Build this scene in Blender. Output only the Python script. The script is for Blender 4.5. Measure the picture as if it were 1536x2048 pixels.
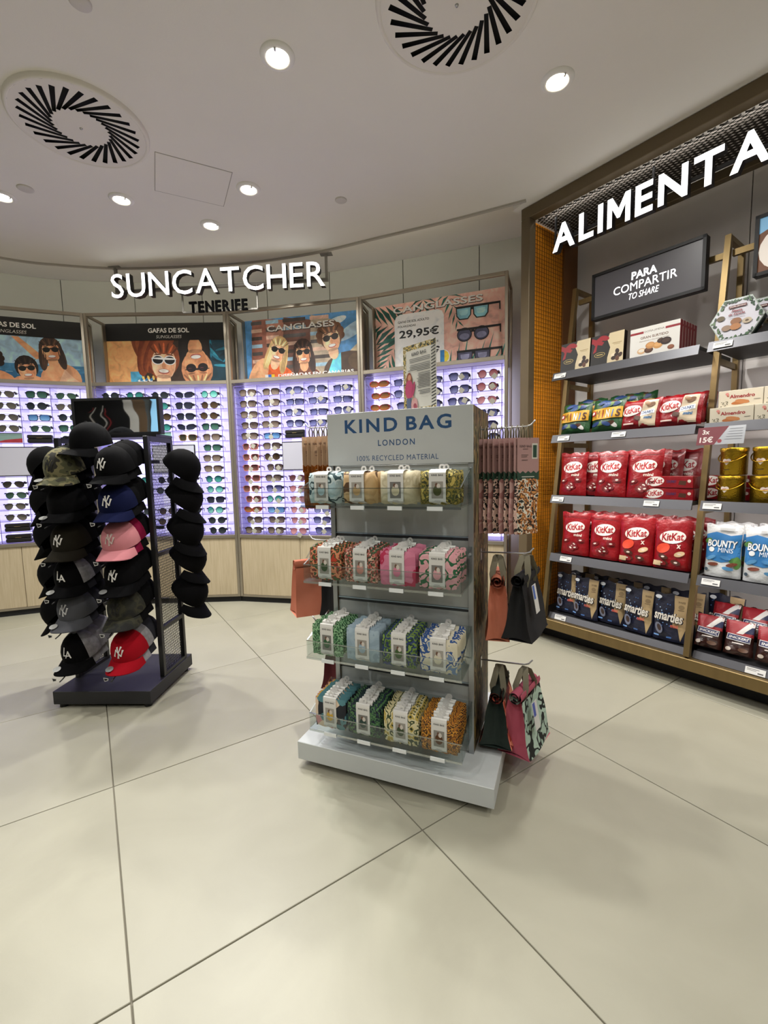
import bpy, math, random
from mathutils import Vector, Matrix
sc = bpy.context.scene
for _o in list(bpy.data.objects): bpy.data.objects.remove(_o)
COL = sc.collection
R = math.radians
# ------------------------------------------------------------ camera
CAM_H = 1.15; FPX = 890.0; PITCH = R(5.65); ROLL = 0.022
cd = bpy.data.cameras.new('camera'); cam = bpy.data.objects.new('camera', cd); COL.objects.link(cam)
cd.sensor_fit = 'VERTICAL'; cd.sensor_height = 36.0; cd.sensor_width = 27.0; cd.lens = FPX / 2048.0 * 36.0; cd.clip_start = 0.02
_f = Vector((0, math.cos(PITCH), -math.sin(PITCH))); _r0 = Vector((1, 0, 0)); _u0 = _r0.cross(_f)
_r = _r0 * math.cos(ROLL) - _u0 * math.sin(ROLL); _u = _r0 * math.sin(ROLL) + _u0 * math.cos(ROLL)
_m = Matrix((_r, _u, -_f)).transposed().to_4x4(); _m.translation = (0, 0, CAM_H); cam.matrix_world = _m
sc.camera = cam
# ------------------------------------------------------------ world, exposure
w = bpy.data.worlds.new('world'); sc.world = w; w.use_nodes = True
w.node_tree.nodes['Background'].inputs[0].default_value = (0.9, 0.93, 1, 1); w.node_tree.nodes['Background'].inputs[1].default_value = 0.15
sc.view_settings.view_transform = 'Standard'; sc.view_settings.look = 'None'; sc.view_settings.gamma = 1; sc.view_settings.use_curve_mapping = False
sc.view_settings.exposure = 0.0
ZC = 2.74                                       # ceiling height
SPOT_W = 74.0; SPOT_COL = (1.0, 0.98, 0.94)
VISIBLE_LAMPS = [(-.372, 1.882), (.761, 2.018), (-.726, 2.688), (-1.487, 2.758), (-1.079, 3.053), (-2.137, 2.706)]
OTHER_LAMPS = [(-2.9, 1.9), (-2.2, .6), (-.9, .35), (1.48, 1.06), (-3.4, -.6), (-1.6, -1.0), (.2, -1.1), (2.1, -.6), (2.2, .1)]
def lamp_light(x, y, watt=SPOT_W):
    l = bpy.data.lights.new('downlight_beam', 'SPOT'); l.energy = watt; l.color = SPOT_COL; l.spot_size = R(156); l.spot_blend = 1.0; l.shadow_soft_size = 0.035
    o = bpy.data.objects.new('downlight_beam', l); COL.objects.link(o); o.location = (x, y, ZC - 0.03); return o
# ------------------------------------------------------------ materials
def lin(h):
    h = h.lstrip('#'); c = [int(h[i:i+2], 16) / 255 for i in (0, 2, 4)]
    return tuple((x / 12.92 if x <= .04045 else ((x + .055) / 1.055) ** 2.4) for x in c) + (1,)
MATS = {}
def newmat(name):
    m = bpy.data.materials.new(name); m.use_nodes = True; MATS[name] = m
    return m, m.node_tree, m.node_tree.nodes['Principled BSDF']
def mat(col, rough=.6, metal=0, emit=0, name=None, coat=0, spec=.5, sheen=0):
    key = name or 'paint_%s_%g_%g_%g_%g' % (col, rough, metal, emit, coat)
    if key in MATS: return MATS[key]
    m, nt, p = newmat(key); c = lin(col)
    p.inputs['Base Color'].default_value = c; p.inputs['Roughness'].default_value = rough; p.inputs['Metallic'].default_value = metal
    p.inputs['Specular IOR Level'].default_value = spec; p.inputs['Coat Weight'].default_value = coat
    if sheen: p.inputs['Sheen Weight'].default_value = sheen
    if emit: p.inputs['Emission Color'].default_value = c; p.inputs['Emission Strength'].default_value = emit
    return m
def coords(nt, scale=(1, 1, 1), rot=(0, 0, 0)):
    t = nt.nodes.new('ShaderNodeTexCoord'); mp = nt.nodes.new('ShaderNodeMapping'); mp.inputs['Scale'].default_value = scale; mp.inputs['Rotation'].default_value = rot
    nt.links.new(t.outputs['Object'], mp.inputs['Vector']); return mp.outputs[0]
def ramp(nt, stops, const=False):
    r = nt.nodes.new('ShaderNodeValToRGB'); r.color_ramp.interpolation = 'CONSTANT' if const else 'LINEAR'
    e = r.color_ramp.elements
    while len(e) < len(stops): e.new(.5)
    for i, (p, c) in enumerate(stops): e[i].position = p; e[i].color = lin(c)
    return r
def noisemat(name, stops, scale=8, rough=.6, bump=0, stretch=(1, 1, 1), detail=6, metal=0, coat=0, bscale=None, const=False, dist=0, spec=.5):
    if name in MATS: return MATS[name]
    m, nt, p = newmat(name); v = coords(nt, stretch)
    n = nt.nodes.new('ShaderNodeTexNoise'); n.inputs['Scale'].default_value = scale; n.inputs['Detail'].default_value = detail; n.inputs['Distortion'].default_value = dist
    nt.links.new(v, n.inputs['Vector']); r = ramp(nt, stops, const); nt.links.new(n.outputs['Fac'], r.inputs[0]); nt.links.new(r.outputs[0], p.inputs['Base Color'])
    p.inputs['Roughness'].default_value = rough; p.inputs['Metallic'].default_value = metal; p.inputs['Coat Weight'].default_value = coat; p.inputs['Specular IOR Level'].default_value = spec
    if bump:
        b = nt.nodes.new('ShaderNodeBump'); b.inputs['Strength'].default_value = bump; b.inputs['Distance'].default_value = .01
        n2 = nt.nodes.new('ShaderNodeTexNoise'); n2.inputs['Scale'].default_value = bscale or scale * 4; n2.inputs['Detail'].default_value = 4
        nt.links.new(v, n2.inputs['Vector']); nt.links.new(n2.outputs['Fac'], b.inputs['Height']); nt.links.new(b.outputs[0], p.inputs['Normal'])
    return m
def printmat(name, cols, scale=30, dist=.0, seed=0, kind='voronoi', rough=.75, stretch=(1, 1, 1)):
    """fabric print: flat patches of the listed colours"""
    if name in MATS: return MATS[name]
    m, nt, p = newmat(name); v = coords(nt, stretch); n = len(cols)
    sh = nt.nodes.new('ShaderNodeVectorMath'); sh.operation = 'ADD'; sh.inputs[1].default_value = (seed * 3.17, seed * 1.7, seed * 2.3); nt.links.new(v, sh.inputs[0]); v = sh.outputs[0]
    if dist:
        nz = nt.nodes.new('ShaderNodeTexNoise'); nz.inputs['Scale'].default_value = scale * .8; nt.links.new(v, nz.inputs['Vector'])
        mx = nt.nodes.new('ShaderNodeVectorMath'); mx.operation = 'MULTIPLY_ADD'; mx.inputs[1].default_value = (dist / scale,) * 3
        nt.links.new(nz.outputs['Color'], mx.inputs[0]); nt.links.new(v, mx.inputs[2]); v = mx.outputs[0]
    r = ramp(nt, [(i / n, c) for i, c in enumerate(cols)], True)
    if kind == 'voronoi':
        t = nt.nodes.new('ShaderNodeTexVoronoi'); t.inputs['Scale'].default_value = scale; nt.links.new(v, t.inputs['Vector'])
        s = nt.nodes.new('ShaderNodeSeparateColor'); nt.links.new(t.outputs['Color'], s.inputs[0]); nt.links.new(s.outputs[0], r.inputs[0])
    elif kind == 'cells':
        t = nt.nodes.new('ShaderNodeTexVoronoi'); t.inputs['Scale'].default_value = scale; nt.links.new(v, t.inputs['Vector']); nt.links.new(t.outputs['Distance'], r.inputs[0])
    elif kind == 'noise':
        t = nt.nodes.new('ShaderNodeTexNoise'); t.inputs['Scale'].default_value = scale; t.inputs['Detail'].default_value = 1.5; nt.links.new(v, t.inputs['Vector'])
        mr = nt.nodes.new('ShaderNodeMapRange'); mr.inputs['From Min'].default_value = .3; mr.inputs['From Max'].default_value = .7; nt.links.new(t.outputs['Fac'], mr.inputs['Value']); nt.links.new(mr.outputs[0], r.inputs[0])
    else:
        t = nt.nodes.new('ShaderNodeTexWave'); t.inputs['Scale'].default_value = scale; t.inputs['Distortion'].default_value = 6; t.inputs['Detail'].default_value = 2; nt.links.new(v, t.inputs['Vector']); nt.links.new(t.outputs['Fac'], r.inputs[0])
    nt.links.new(r.outputs[0], p.inputs['Base Color']); p.inputs['Roughness'].default_value = rough
    return m
def clearmat(name, tint='#f4f7f8', fac=.1, rough=.04):
    if name in MATS: return MATS[name]
    m = bpy.data.materials.new(name); m.use_nodes = True; MATS[name] = m; nt = m.node_tree; nt.nodes.clear()
    out = nt.nodes.new('ShaderNodeOutputMaterial'); mx = nt.nodes.new('ShaderNodeMixShader'); tr = nt.nodes.new('ShaderNodeBsdfTransparent'); gl = nt.nodes.new('ShaderNodeBsdfGlossy')
    tr.inputs[0].default_value = lin(tint); gl.inputs['Roughness'].default_value = rough; mx.inputs[0].default_value = fac
    lw = nt.nodes.new('ShaderNodeLayerWeight'); lw.inputs[0].default_value = .25; ma = nt.nodes.new('ShaderNodeMath'); ma.operation = 'MULTIPLY_ADD'; ma.inputs[1].default_value = .22; ma.inputs[2].default_value = fac
    nt.links.new(lw.outputs['Facing'], ma.inputs[0]); nt.links.new(ma.outputs[0], mx.inputs[0])
    nt.links.new(tr.outputs[0], mx.inputs[1]); nt.links.new(gl.outputs[0], mx.inputs[2]); nt.links.new(mx.outputs[0], out.inputs[0]); return m
# ------------------------------------------------------------ mesh building
class B:
    def __init__(s): s.v = []; s.f = []; s.i = []; s.mats = []; s.s = []; s.layer = 0
    def add(s, vs, fs, m, smooth=False):
        if m not in s.mats: s.mats.append(m)
        k = s.mats.index(m); o = len(s.v); s.v += [tuple(v) for v in vs]
        for f in fs: s.f.append(tuple(o + j for j in f)); s.i.append(k); s.s.append(smooth)
        return s
    def box(s, x0, x1, y0, y1, z0, z1, m, c=0):
        if c <= 0:
            vs = [(x, y, z) for z in (z0, z1) for y in (y0, y1) for x in (x0, x1)]
            return s.add(vs, [(0, 2, 3, 1), (4, 5, 7, 6), (0, 1, 5, 4), (2, 6, 7, 3), (0, 4, 6, 2), (1, 3, 7, 5)], m)
        cx, cy, cz = (x0 + x1) / 2, (y0 + y1) / 2, (z0 + z1) / 2; h = (abs(x1 - x0) / 2, abs(y1 - y0) / 2, abs(z1 - z0) / 2); c = min(c, min(h) * .9)
        vs = []; ix = {}
        for sx in (-1, 1):
            for sy in (-1, 1):
                for sz in (-1, 1):
                    for a in range(3):
                        q = [h[k] - (0 if k == a else c) for k in range(3)]; ix[(sx, sy, sz, a)] = len(vs)
                        vs.append((cx + sx * q[0], cy + sy * q[1], cz + sz * q[2]))
        fs = []
        def key(d): return (d[0], d[1], d[2])
        for a in range(3):
            b, e = [(1, 2), (2, 0), (0, 1)][a]
            for sg in (-1, 1):
                loop = []
                for sb, se in ((-1, -1), (1, -1), (1, 1), (-1, 1)):
                    d = [0, 0, 0]; d[a] = sg; d[b] = sb; d[e] = se; loop.append(ix[key(d) + (a,)])
                fs.append(tuple(loop) if sg > 0 else tuple(loop[::-1]))
            for sb in (-1, 1):
                for se in (-1, 1):
                    d0 = [0, 0, 0]; d0[b] = sb; d0[e] = se; d0[a] = -1; d1 = list(d0); d1[a] = 1
                    q = (ix[key(d0) + (b,)], ix[key(d1) + (b,)], ix[key(d1) + (e,)], ix[key(d0) + (e,)])
                    fs.append(q if sb * se < 0 else q[::-1])
        for sx in (-1, 1):
            for sy in (-1, 1):
                for sz in (-1, 1):
                    t = tuple(ix[(sx, sy, sz, a)] for a in range(3)); fs.append(t if sx * sy * sz > 0 else t[::-1])
        return s.add(vs, fs, m)
    def prism(s, pts, a0, a1, m, axis='z', cap=True):
        """extrude a 2D outline: axis z -> (x,y), axis y -> (x,z), axis x -> (y,z)"""
        def P(p, t): return {'z': (p[0], p[1], t), 'y': (p[0], t, p[1]), 'x': (t, p[0], p[1])}[axis]
        n = len(pts); vs = [P(p, a0) for p in pts] + [P(p, a1) for p in pts]
        fs = [(i, (i + 1) % n, n + (i + 1) % n, n + i) for i in range(n)]
        if cap: fs += [tuple(range(n))[::-1], tuple(range(n, 2 * n))]
        return s.add(vs, fs, m)
    def tube(s, pts, r, m, seg=8, closed=False, flat=1.0, smooth=True):
        """round (or flattened) rod along a path; r may be a list"""
        P = [Vector(p) for p in pts]; n = len(P); vs = []; up = None
        for k, p in enumerate(P):
            t = (P[(k + 1) % n] - P[k - 1]) if closed else (P[min(k + 1, n - 1)] - P[max(k - 1, 0)])
            t.normalize()
            if up is None: up = Vector((0, 0, 1)) if abs(t.z) < .9 else Vector((1, 0, 0))
            a = t.cross(up).normalized(); b = a.cross(t).normalized(); up = b
            rr = r[k] if isinstance(r, (list, tuple)) else r
            for j in range(seg):
                q = 2 * math.pi * (j + .5) / seg; vs.append(p + a * (rr * math.cos(q)) + b * (rr * flat * math.sin(q)))
        fs = []
        for k in range(n if closed else n - 1):
            for j in range(seg):
                a0 = k * seg + j; a1 = k * seg + (j + 1) % seg; b0 = ((k + 1) % n) * seg + j; b1 = ((k + 1) % n) * seg + (j + 1) % seg
                fs.append((a0, a1, b1, b0))
        if not closed: fs += [tuple(range(seg))[::-1], tuple(range((n - 1) * seg, n * seg))]
        return s.add(vs, fs, m, smooth)
    def bar(s, p, q, wx, wy, m):
        """square section bar between two points"""
        p, q = Vector(p), Vector(q); t = (q - p).normalized(); up = Vector((0, 1, 0)) if abs(t.y) < .9 else Vector((0, 0, 1))
        a = t.cross(up).normalized(); b = a.cross(t).normalized()
        vs = [e + a * (sx * wx / 2) + b * (sy * wy / 2) for e in (p, q) for sx, sy in ((-1, -1), (1, -1), (1, 1), (-1, 1))]
        return s.add(vs, [(3, 2, 1, 0), (4, 5, 6, 7), (0, 1, 5, 4), (1, 2, 6, 5), (2, 3, 7, 6), (3, 0, 4, 7)], m)
    def lathe(s, prof, m, seg=24, c=(0, 0, 0), smooth=True):
        """profile of (radius, z) about the z axis through c"""
        vs = []
        for r, z in prof:
            for j in range(seg):
                q = 2 * math.pi * j / seg; vs.append((c[0] + r * math.cos(q), c[1] + r * math.sin(q), c[2] + z))
        fs = [(k * seg + j, k * seg + (j + 1) % seg, (k + 1) * seg + (j + 1) % seg, (k + 1) * seg + j) for k in range(len(prof) - 1) for j in range(seg)]
        return s.add(vs, fs, m, smooth)
    def grid(s, fn, nu, nv, m, smooth=True):
        vs = [fn(i / nu, j / nv) for j in range(nv + 1) for i in range(nu + 1)]
        fs = [(j * (nu + 1) + i, j * (nu + 1) + i + 1, (j + 1) * (nu + 1) + i + 1, (j + 1) * (nu + 1) + i) for j in range(nv) for i in range(nu)]
        return s.add(vs, fs, m, smooth)
    # flat print in the x-z plane facing -y; every call lies a hair in front of the last
    def up(s): s.layer += 1; return -.00005 * s.layer
    def rect(s, x0, x1, z0, z1, m, n=1):
        y = s.up(); return s.grid(lambda u, v: (x0 + (x1 - x0) * u, y, z0 + (z1 - z0) * v), n, n, m, n > 1)
    def ell(s, cx, cz, rx, rz, m, rot=0, seg=20, half=None):
        y = s.up(); ca, sa = math.cos(rot), math.sin(rot); vs = [(cx, y, cz)]; rings = 2
        for k in range(1, rings + 1):
            for j in range(seg):
                q = 2 * math.pi * j / seg; a, b = rx * k / rings * math.cos(q), rz * k / rings * math.sin(q)
                vs.append((cx + a * ca - b * sa, y, cz + a * sa + b * ca))
        fs = [(0, 1 + j, 1 + (j + 1) % seg) for j in range(seg)] + [(1 + j, 1 + seg + j, 1 + seg + (j + 1) % seg, 1 + (j + 1) % seg) for j in range(seg)]
        return s.add(vs, fs, m)
    def poly(s, pts, m):
        y = s.up(); return s.add([(p[0], y, p[1]) for p in pts], [tuple(range(len(pts)))], m)
    def text(s, t, cx, cz, wd, ht, m, bold=.02, shear=0, space=1.0, rot=0, align='c'):
        y = s.up(); vs, fs, bw, bh = glyphs(t, bold, shear, space)
        if ht is None: k = wd / bw; kz = k
        elif wd is None: kz = ht / bh; k = kz
        else: k = wd / bw; kz = ht / bh
        ca, sa = math.cos(rot), math.sin(rot); out = []
        for a, b in vs:
            a = (a - (bw / 2 if align == 'c' else 0)) * k; b = (b - bh / 2) * kz; out.append((cx + a * ca - b * sa, y, cz + a * sa + b * ca))
        return s.add(out, fs, m)
    def fine(s, mx=.016):
        """cut long print faces so that they can follow a bulging surface"""
        import bmesh
        bm = bmesh.new(); V = [bm.verts.new(v) for v in s.v]
        for f, i in zip(s.f, s.i):
            try: q = bm.faces.new([V[k] for k in f]); q.material_index = i
            except ValueError: pass
        for _ in range(4):
            bmesh.ops.triangulate(bm, faces=bm.faces[:]); e = [e for e in bm.edges if e.calc_length() > mx]
            if not e: break
            bmesh.ops.subdivide_edges(bm, edges=e, cuts=1)
        bmesh.ops.triangulate(bm, faces=bm.faces[:]); bm.verts.index_update()
        s.v = [tuple(v.co) for v in bm.verts]; s.f = [tuple(v.index for v in f.verts) for f in bm.faces]; s.i = [f.material_index for f in bm.faces]; s.s = [False] * len(s.f); bm.free(); return s
    def warp(s, fn): s.v = [fn(*p) for p in s.v]; return s
    def mesh(s, name):
        me = bpy.data.meshes.new(name); me.from_pydata(s.v, [], s.f)
        for m in s.mats: me.materials.append(m)
        me.polygons.foreach_set('material_index', s.i); me.polygons.foreach_set('use_smooth', s.s); me.update(); return me
_G = {}
def glyphs(t, bold=.02, shear=0, space=1.0, ext=0):
    """outline of a word in the built-in font as flat (or extruded) mesh data, lower-left corner at 0,0"""
    bold = min(bold, 0 if ('M' in t or 'W' in t) else .026); key = (t, bold, shear, space, ext)
    if key in _G: return _G[key]
    cu = bpy.data.curves.new('t', 'FONT'); cu.body = t; cu.size = 1; cu.offset = bold; cu.shear = shear; cu.space_character = space; cu.extrude = ext; cu.resolution_u = 3
    cu.fill_mode = 'BOTH' if ext else 'FRONT'
    o = bpy.data.objects.new('t', cu); COL.objects.link(o); dg = bpy.context.evaluated_depsgraph_get(); dg.update(); me = bpy.data.meshes.new_from_object(o.evaluated_get(dg))
    V = [tuple(v.co) for v in me.vertices]; F = [tuple(p.vertices) for p in me.polygons]
    bpy.data.objects.remove(o); bpy.data.curves.remove(cu); bpy.data.meshes.remove(me)
    x0 = min(v[0] for v in V); y0 = min(v[1] for v in V); x1 = max(v[0] for v in V); y1 = max(v[1] for v in V)
    r = ([(v[0] - x0, v[1] - y0, v[2]) if ext else (v[0] - x0, v[1] - y0) for v in V], F, x1 - x0, y1 - y0); _G[key] = r; return r
def O(name, b, parent=None, loc=(0, 0, 0), rot=(0, 0, 0), label=None, cat=None, group=None, kind=None):
    me = b.mesh(name) if isinstance(b, B) else b
    o = bpy.data.objects.new(name, me); COL.objects.link(o); o.location = loc; o.rotation_euler = rot
    if parent: o.parent = parent
    return tag(o, label, cat, group, kind)
def tag(o, label=None, cat=None, group=None, kind=None):
    if label: o['label'] = label
    if cat: o['category'] = cat
    if group: o['group'] = group
    if kind: o['kind'] = kind
    return o
def T(name, label, cat, loc=(0, 0, 0), rz=0, group=None, kind=None, rot=None):
    o = bpy.data.objects.new(name, None); COL.objects.link(o); o.location = loc; o.rotation_euler = rot or (0, 0, rz); o.empty_display_size = .05
    return tag(o, label, cat, group, kind)
def kids(o): return [c for c in bpy.data.objects if c.parent == o]
def clone(o, loc, rot, label=None, group=None, tree=None):
    """copy of a thing with copies of its parts and sub-parts"""
    def rec(src, par):
        c = src.copy(); COL.objects.link(c); c.parent = par
        for ch in src.children: rec(ch, c)
        return c
    c = rec(o, None); c.location = loc; c.rotation_euler = rot; tag(c, label, None, group); return c
class Frame:
    """a local frame on the floor: x along the front, y to the back"""
    def __init__(s, x, y, deg): s.o = (x, y); s.a = R(deg); s.c = math.cos(s.a); s.s = math.sin(s.a)
    def __call__(s, x, y, z=0): return (s.o[0] + x * s.c - y * s.s, s.o[1] + x * s.s + y * s.c, z)
ORD = ['first', 'second', 'third', 'fourth', 'fifth', 'sixth', 'seventh', 'eighth', 'ninth', 'tenth', 'eleventh', 'twelfth', 'thirteenth', 'fourteenth']
rnd = random.Random(7)
# ============================================================ materials shared by the room
M_CEIL = noisemat('ceiling_plaster', [(0, '#e4e0d9'), (1, '#ebe7e0')], 3, .9, .04, bscale=180)
M_TILE = noisemat('porcelain_tile', [(.25, '#bdb69f'), (.5, '#c8c1ab'), (.75, '#cfc8b3')], 3.2, .42, .02, bscale=90, detail=8, dist=.6)
COVE = 5.0; M_GROUT = mat('#7d786a', .9)
M_WALL = noisemat('grey_green_wall_board', [(0, '#c4c7bd'), (1, '#cbcdc4')], 4, .8, .02, bscale=120)
M_WALL2 = noisemat('grey_plaster_wall', [(.2, '#d6d2cf'), (.8, '#dedad6')], 3, .85, .03, bscale=60)
M_CHAMP = noisemat('champagne_metal', [(0, '#9a9182'), (1, '#aaa191')], 6, .34, 0, stretch=(1, 1, .1), metal=.75)
M_BRASS = noisemat('brushed_dark_brass', [(0, '#6e5c3b'), (1, '#86714a')], 30, .42, 0, stretch=(1, 1, .04), metal=.7)
M_BRONZE = noisemat('bronze_lacquer', [(0, '#62543d'), (1, '#6d5e46')], 12, .5, .02, metal=.25)
M_BLACK = mat('#0d0d0f', .5); M_KICK = mat('#08080a', .7)
M_WHITE = mat('#e9e7e2', .55); M_STEEL = mat('#b9b9b9', .3, .9); M_DARKSTEEL = mat('#3a3a3d', .4, .5)
M_GLOW = mat('#ffffff', .5, 0, 2.4, name='sign_letter_glow'); M_LAMP = mat('#fff4da', .4, 0, 22, name='lamp_lens_glow')
SF = Frame(0, 0, -53)                               # food shelving frame
# ------------------------------------------------------------ floor
fl = O('floor', B().box(-6.6, 5.2, -4.2, 4.9, -.06, -.006, M_GROUT), kind='structure', label='pale beige square porcelain floor tiles with thin grout lines', cat='floor')
tp = .81; tb = B().box(-.403, .403, -.403, .403, -.012, 0, M_TILE, .0012).mesh('tile')
TG = Frame(.1, 1.311, 33.5)
def tmat(k):
    nm = 'porcelain_tile_batch_%d' % k
    a = ['#928f7e', '#989584', '#969382', '#9b9887'][k]; b = ['#9f9c8b', '#a3a08f', '#a5a290', '#a09d8c'][k]
    return noisemat(nm, [(.25, a), (.75, b)], 2.6 + k * .5, .4, .02, bscale=90, detail=8, dist=.8)
tms = [B().box(-.403, .403, -.403, .403, -.012, 0, tmat(k), .0012).mesh('tile') for k in range(4)]
for i in range(-9, 9):
    for j in range(-7, 9):
        p = TG((i + .5) * tp, (j + .5) * tp)
        if -5.2 < p[0] < 4.6 and -3.2 < p[1] < 4.6: O('tile', tms[(i * 7 + j * 3) % 4], fl, p, (0, 0, TG.a + (i * 5 + j) % 4 * math.pi / 2))
# ------------------------------------------------------------ walls
def smooth_curve(P, n):
    out = []
    for k in range(len(P) - 1):
        p0, p1, p2, p3 = P[max(k - 1, 0)], P[k], P[k + 1], P[min(k + 2, len(P) - 1)]
        for t in [i / n for i in range(n)]:
            out.append(tuple(.5 * (2 * p1[a] + (p2[a] - p0[a]) * t + (2 * p0[a] - 5 * p1[a] + 4 * p2[a] - p3[a]) * t * t + (3 * p1[a] - p0[a] - 3 * p2[a] + p3[a]) * t ** 3) for a in (0, 1)))
    return out + [P[-1]]
WC = smooth_curve([(-5.2, 2.35), (-4.5, 3.1), (-3.8, 3.66), (-3.23, 3.99), (-2.63, 4.19), (-1.3, 4.28), (-.247, 4.06), (1.075, 3.58), (1.52, 3.3)], 12)
def offset(pts, d):
    out = []
    for k, p in enumerate(pts):
        a = pts[max(k - 1, 0)]; b = pts[min(k + 1, len(pts) - 1)]; dx, dy = b[0] - a[0], b[1] - a[1]; l = math.hypot(dx, dy); out.append((p[0] - dy / l * d, p[1] + dx / l * d))
    return out
wb = O('wall_back', B().prism(offset(WC, .03) + offset(WC, .15)[::-1], 0, 2.9, mat('#6f716b', .9)), kind='structure', label='curved grey-green panelled wall behind the sunglasses cabinets', cat='wall')
acc = 0; cur = [WC[0]]
for k in range(1, len(WC)):
    acc += math.dist(WC[k], WC[k - 1]); cur.append(WC[k])
    if acc > .56 or k == len(WC) - 1:
        q = list(cur); dx, dy = q[-1][0] - q[-2][0], q[-1][1] - q[-2][1]; l = math.hypot(dx, dy); q[-1] = (q[-1][0] - dx / l * .007, q[-1][1] - dy / l * .007)
        O('panel', B().prism(q + offset(q, .027)[::-1], 0, 2.88, M_WALL), wb); cur = [WC[k]]; acc = 0
def sbox(x0, x1, y0, y1, z0, z1, m, c=0): return B().box(x0, x1, y0, y1, z0, z1, m, c)
wr = O('wall_right', sbox(-1.95, 3.4, 3.09, 3.2, 0, 2.88, mat('#5c5a58', .9)), None, (0, 0, 0), (0, 0, SF.a), kind='structure', label='grey plaster wall behind the food shelves', cat='wall')
for a, b in ((-1.95, -.80), (-.80, .4), (.4, 1.6), (1.6, 2.8)): O('panel', sbox(a + .0025, b - .0025, 3.07, 3.09, 0, 2.735, M_WALL2), wr)
M_FARWALL = mat('#c9c6c0', .85)
O('wall_left', sbox(-6.6, -6.5, -4.2, 4.9, 0, 2.88, M_FARWALL), kind='structure', label='plain light wall at the far side of the shop', cat='wall')
O('wall_front', sbox(-6.5, 5.2, -4.2, -4.1, 0, 2.88, M_FARWALL), kind='structure', label='plain light wall at the shop entrance side', cat='wall')
O('wall_side', sbox(5.1, 5.2, -4.1, 4.9, 0, 2.88, M_FARWALL), kind='structure', label='plain light wall beyond the food shelves', cat='wall')
# ------------------------------------------------------------ ceiling
L1 = smooth_curve([(-5.0, 1.5), (-3.6, 2.85), (-2.76, 3.42), (-2.40, 3.56), (-1.99, 3.635), (-1.484, 3.63), (-.973, 3.585), (-.47, 3.455), (.014, 3.255), (.467, 3.065), (.90, 2.86)], 8)
inner = [(-6.5, -4.1), (5.1, -4.1), SF(3.4, 3.09)[:2], SF(-1.86, 3.09)[:2], SF(-1.86, 2.47)[:2]] + L1[::-1] + [(-6.5, .6)]
ce = O('ceiling', B().prism(inner, ZC, 2.88, M_CEIL), kind='structure', label='white plaster ceiling with a curved edge', cat='ceiling')
O('ceiling_recess', sbox(-6.6, 5.2, -4.2, 4.9, 2.881, 2.95, M_CEIL), kind='structure', label='raised white ceiling strip along the curved wall', cat='ceiling')
O('cove_light', B().prism(offset(L1[8:-8], .004) + offset(L1[8:-8], .016)[::-1], 2.80, 2.83, mat('#fff6e8', .5, 0, COVE, name='cove_light_glow')), None, label='warm cove light strip along the raised ceiling edge', cat='cove light')
O('edge_shade_strip', B().prism(offset(L1, -.018) + L1[::-1], ZC - .012, ZC - .0005, mat('#b5afa6', .8)), kind='structure', label='slim darker strip added as a shade line along the curved ceiling edge', cat='trim')  # darker strip added to draw the shade line at the ceiling step
def diffuser(x, y, turn, label):
    t = T('air_diffuser', label, 'air vent', (x, y, ZC), turn, 'round ceiling air diffusers'); b = B(); n = 28; zc = -.016; ri, ro = .112, .232
    m = mat('#e2ddd3', .5); W = .0105; skew = .62
    def edge(i, sgn, r):
        th = 2 * math.pi * i / n; a = Vector((math.cos(th), math.sin(th))) * ri; e = Vector((math.cos(th + skew), math.sin(th + skew))) * ro; d = (e - a).normalized(); nn = Vector((-d.y, d.x))
        return (a if r == 0 else e) + nn * (W if r else W * .72) * sgn
    vs = []; fs = []
    for i in range(n):
        q = [edge(i, 1, 0), edge(i, 1, 1), edge(i + 1, -1, 1), edge(i + 1, -1, 0)]; o = len(vs); vs += [(p.x, p.y, zc) for p in q]; fs.append((o, o + 1, o + 2, o + 3))
    b.add(vs, fs, m)
    for r0, r1, ring in ((0, ri, 0), (ro, .262, 1)):
        vs = []; fs = []
        for i in range(n):
            for sg in (-1, 1):
                p = edge(i, sg, ring); vs.append((p.x, p.y, zc))
        if ring == 0: vs.append((0, 0, zc)); fs = [(2 * n, k, (k + 1) % (2 * n)) for k in range(2 * n)]
        else:
            for k in range(2 * n): p = Vector(vs[k][:2]).normalized() * .262; vs.append((p.x, p.y, zc))
            fs = [(k, (k + 1) % (2 * n), 2 * n + (k + 1) % (2 * n), 2 * n + k) for k in range(2 * n)]
        b.add(vs, fs, m)
    O('slotted_plate', b, t); O('rim', B().lathe([(.262, -.016), (.268, -.02), (.277, -.014), (.28, 0)], m, 48), t)
    O('dark_backing', B().lathe([(0.001, -.002), (.262, -.002)], mat('#020202', .9), 40), t, label='black disc painting the dark opening behind the slots'); O('screw', B().lathe([(.001, -.021), (.005, -.02), (.007, -.016)], M_STEEL, 12), t)  # flat black disc paints the shade behind the slots
diffuser(-1.345, 2.2, .2, 'round white slotted air diffuser beside the square ceiling hatch'); diffuser(.288, 1.69, .05, 'round white slotted air diffuser between two single ceiling spotlights')
lampdata = [B().lathe([(.042, -.004), (.046, -.011), (.058, -.009), (.066, -.003), (.067, 0)], M_WHITE, 32).mesh('trim_ring'), B().lathe([(.0005, -.009), (.026, -.0085), (.04, -.006), (.042, -.003)], M_LAMP, 28).mesh('lens'), B().box(-.004, .004, -.05, -.04, -.02, -.008, M_STEEL, .001).mesh('tilt_clip')]
LLAB = ['bright recessed ceiling spotlight beside the large air diffuser over the white stand', 'bright recessed ceiling spotlight in front of the food shelf portal', 'bright recessed ceiling spotlight at a corner of the ceiling hatch', 'bright recessed ceiling spotlight between the diffuser and the hatch', 'bright recessed ceiling spotlight nearest the white illuminated wall sign', 'bright recessed ceiling spotlight beside a blank round cover plate']
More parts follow.
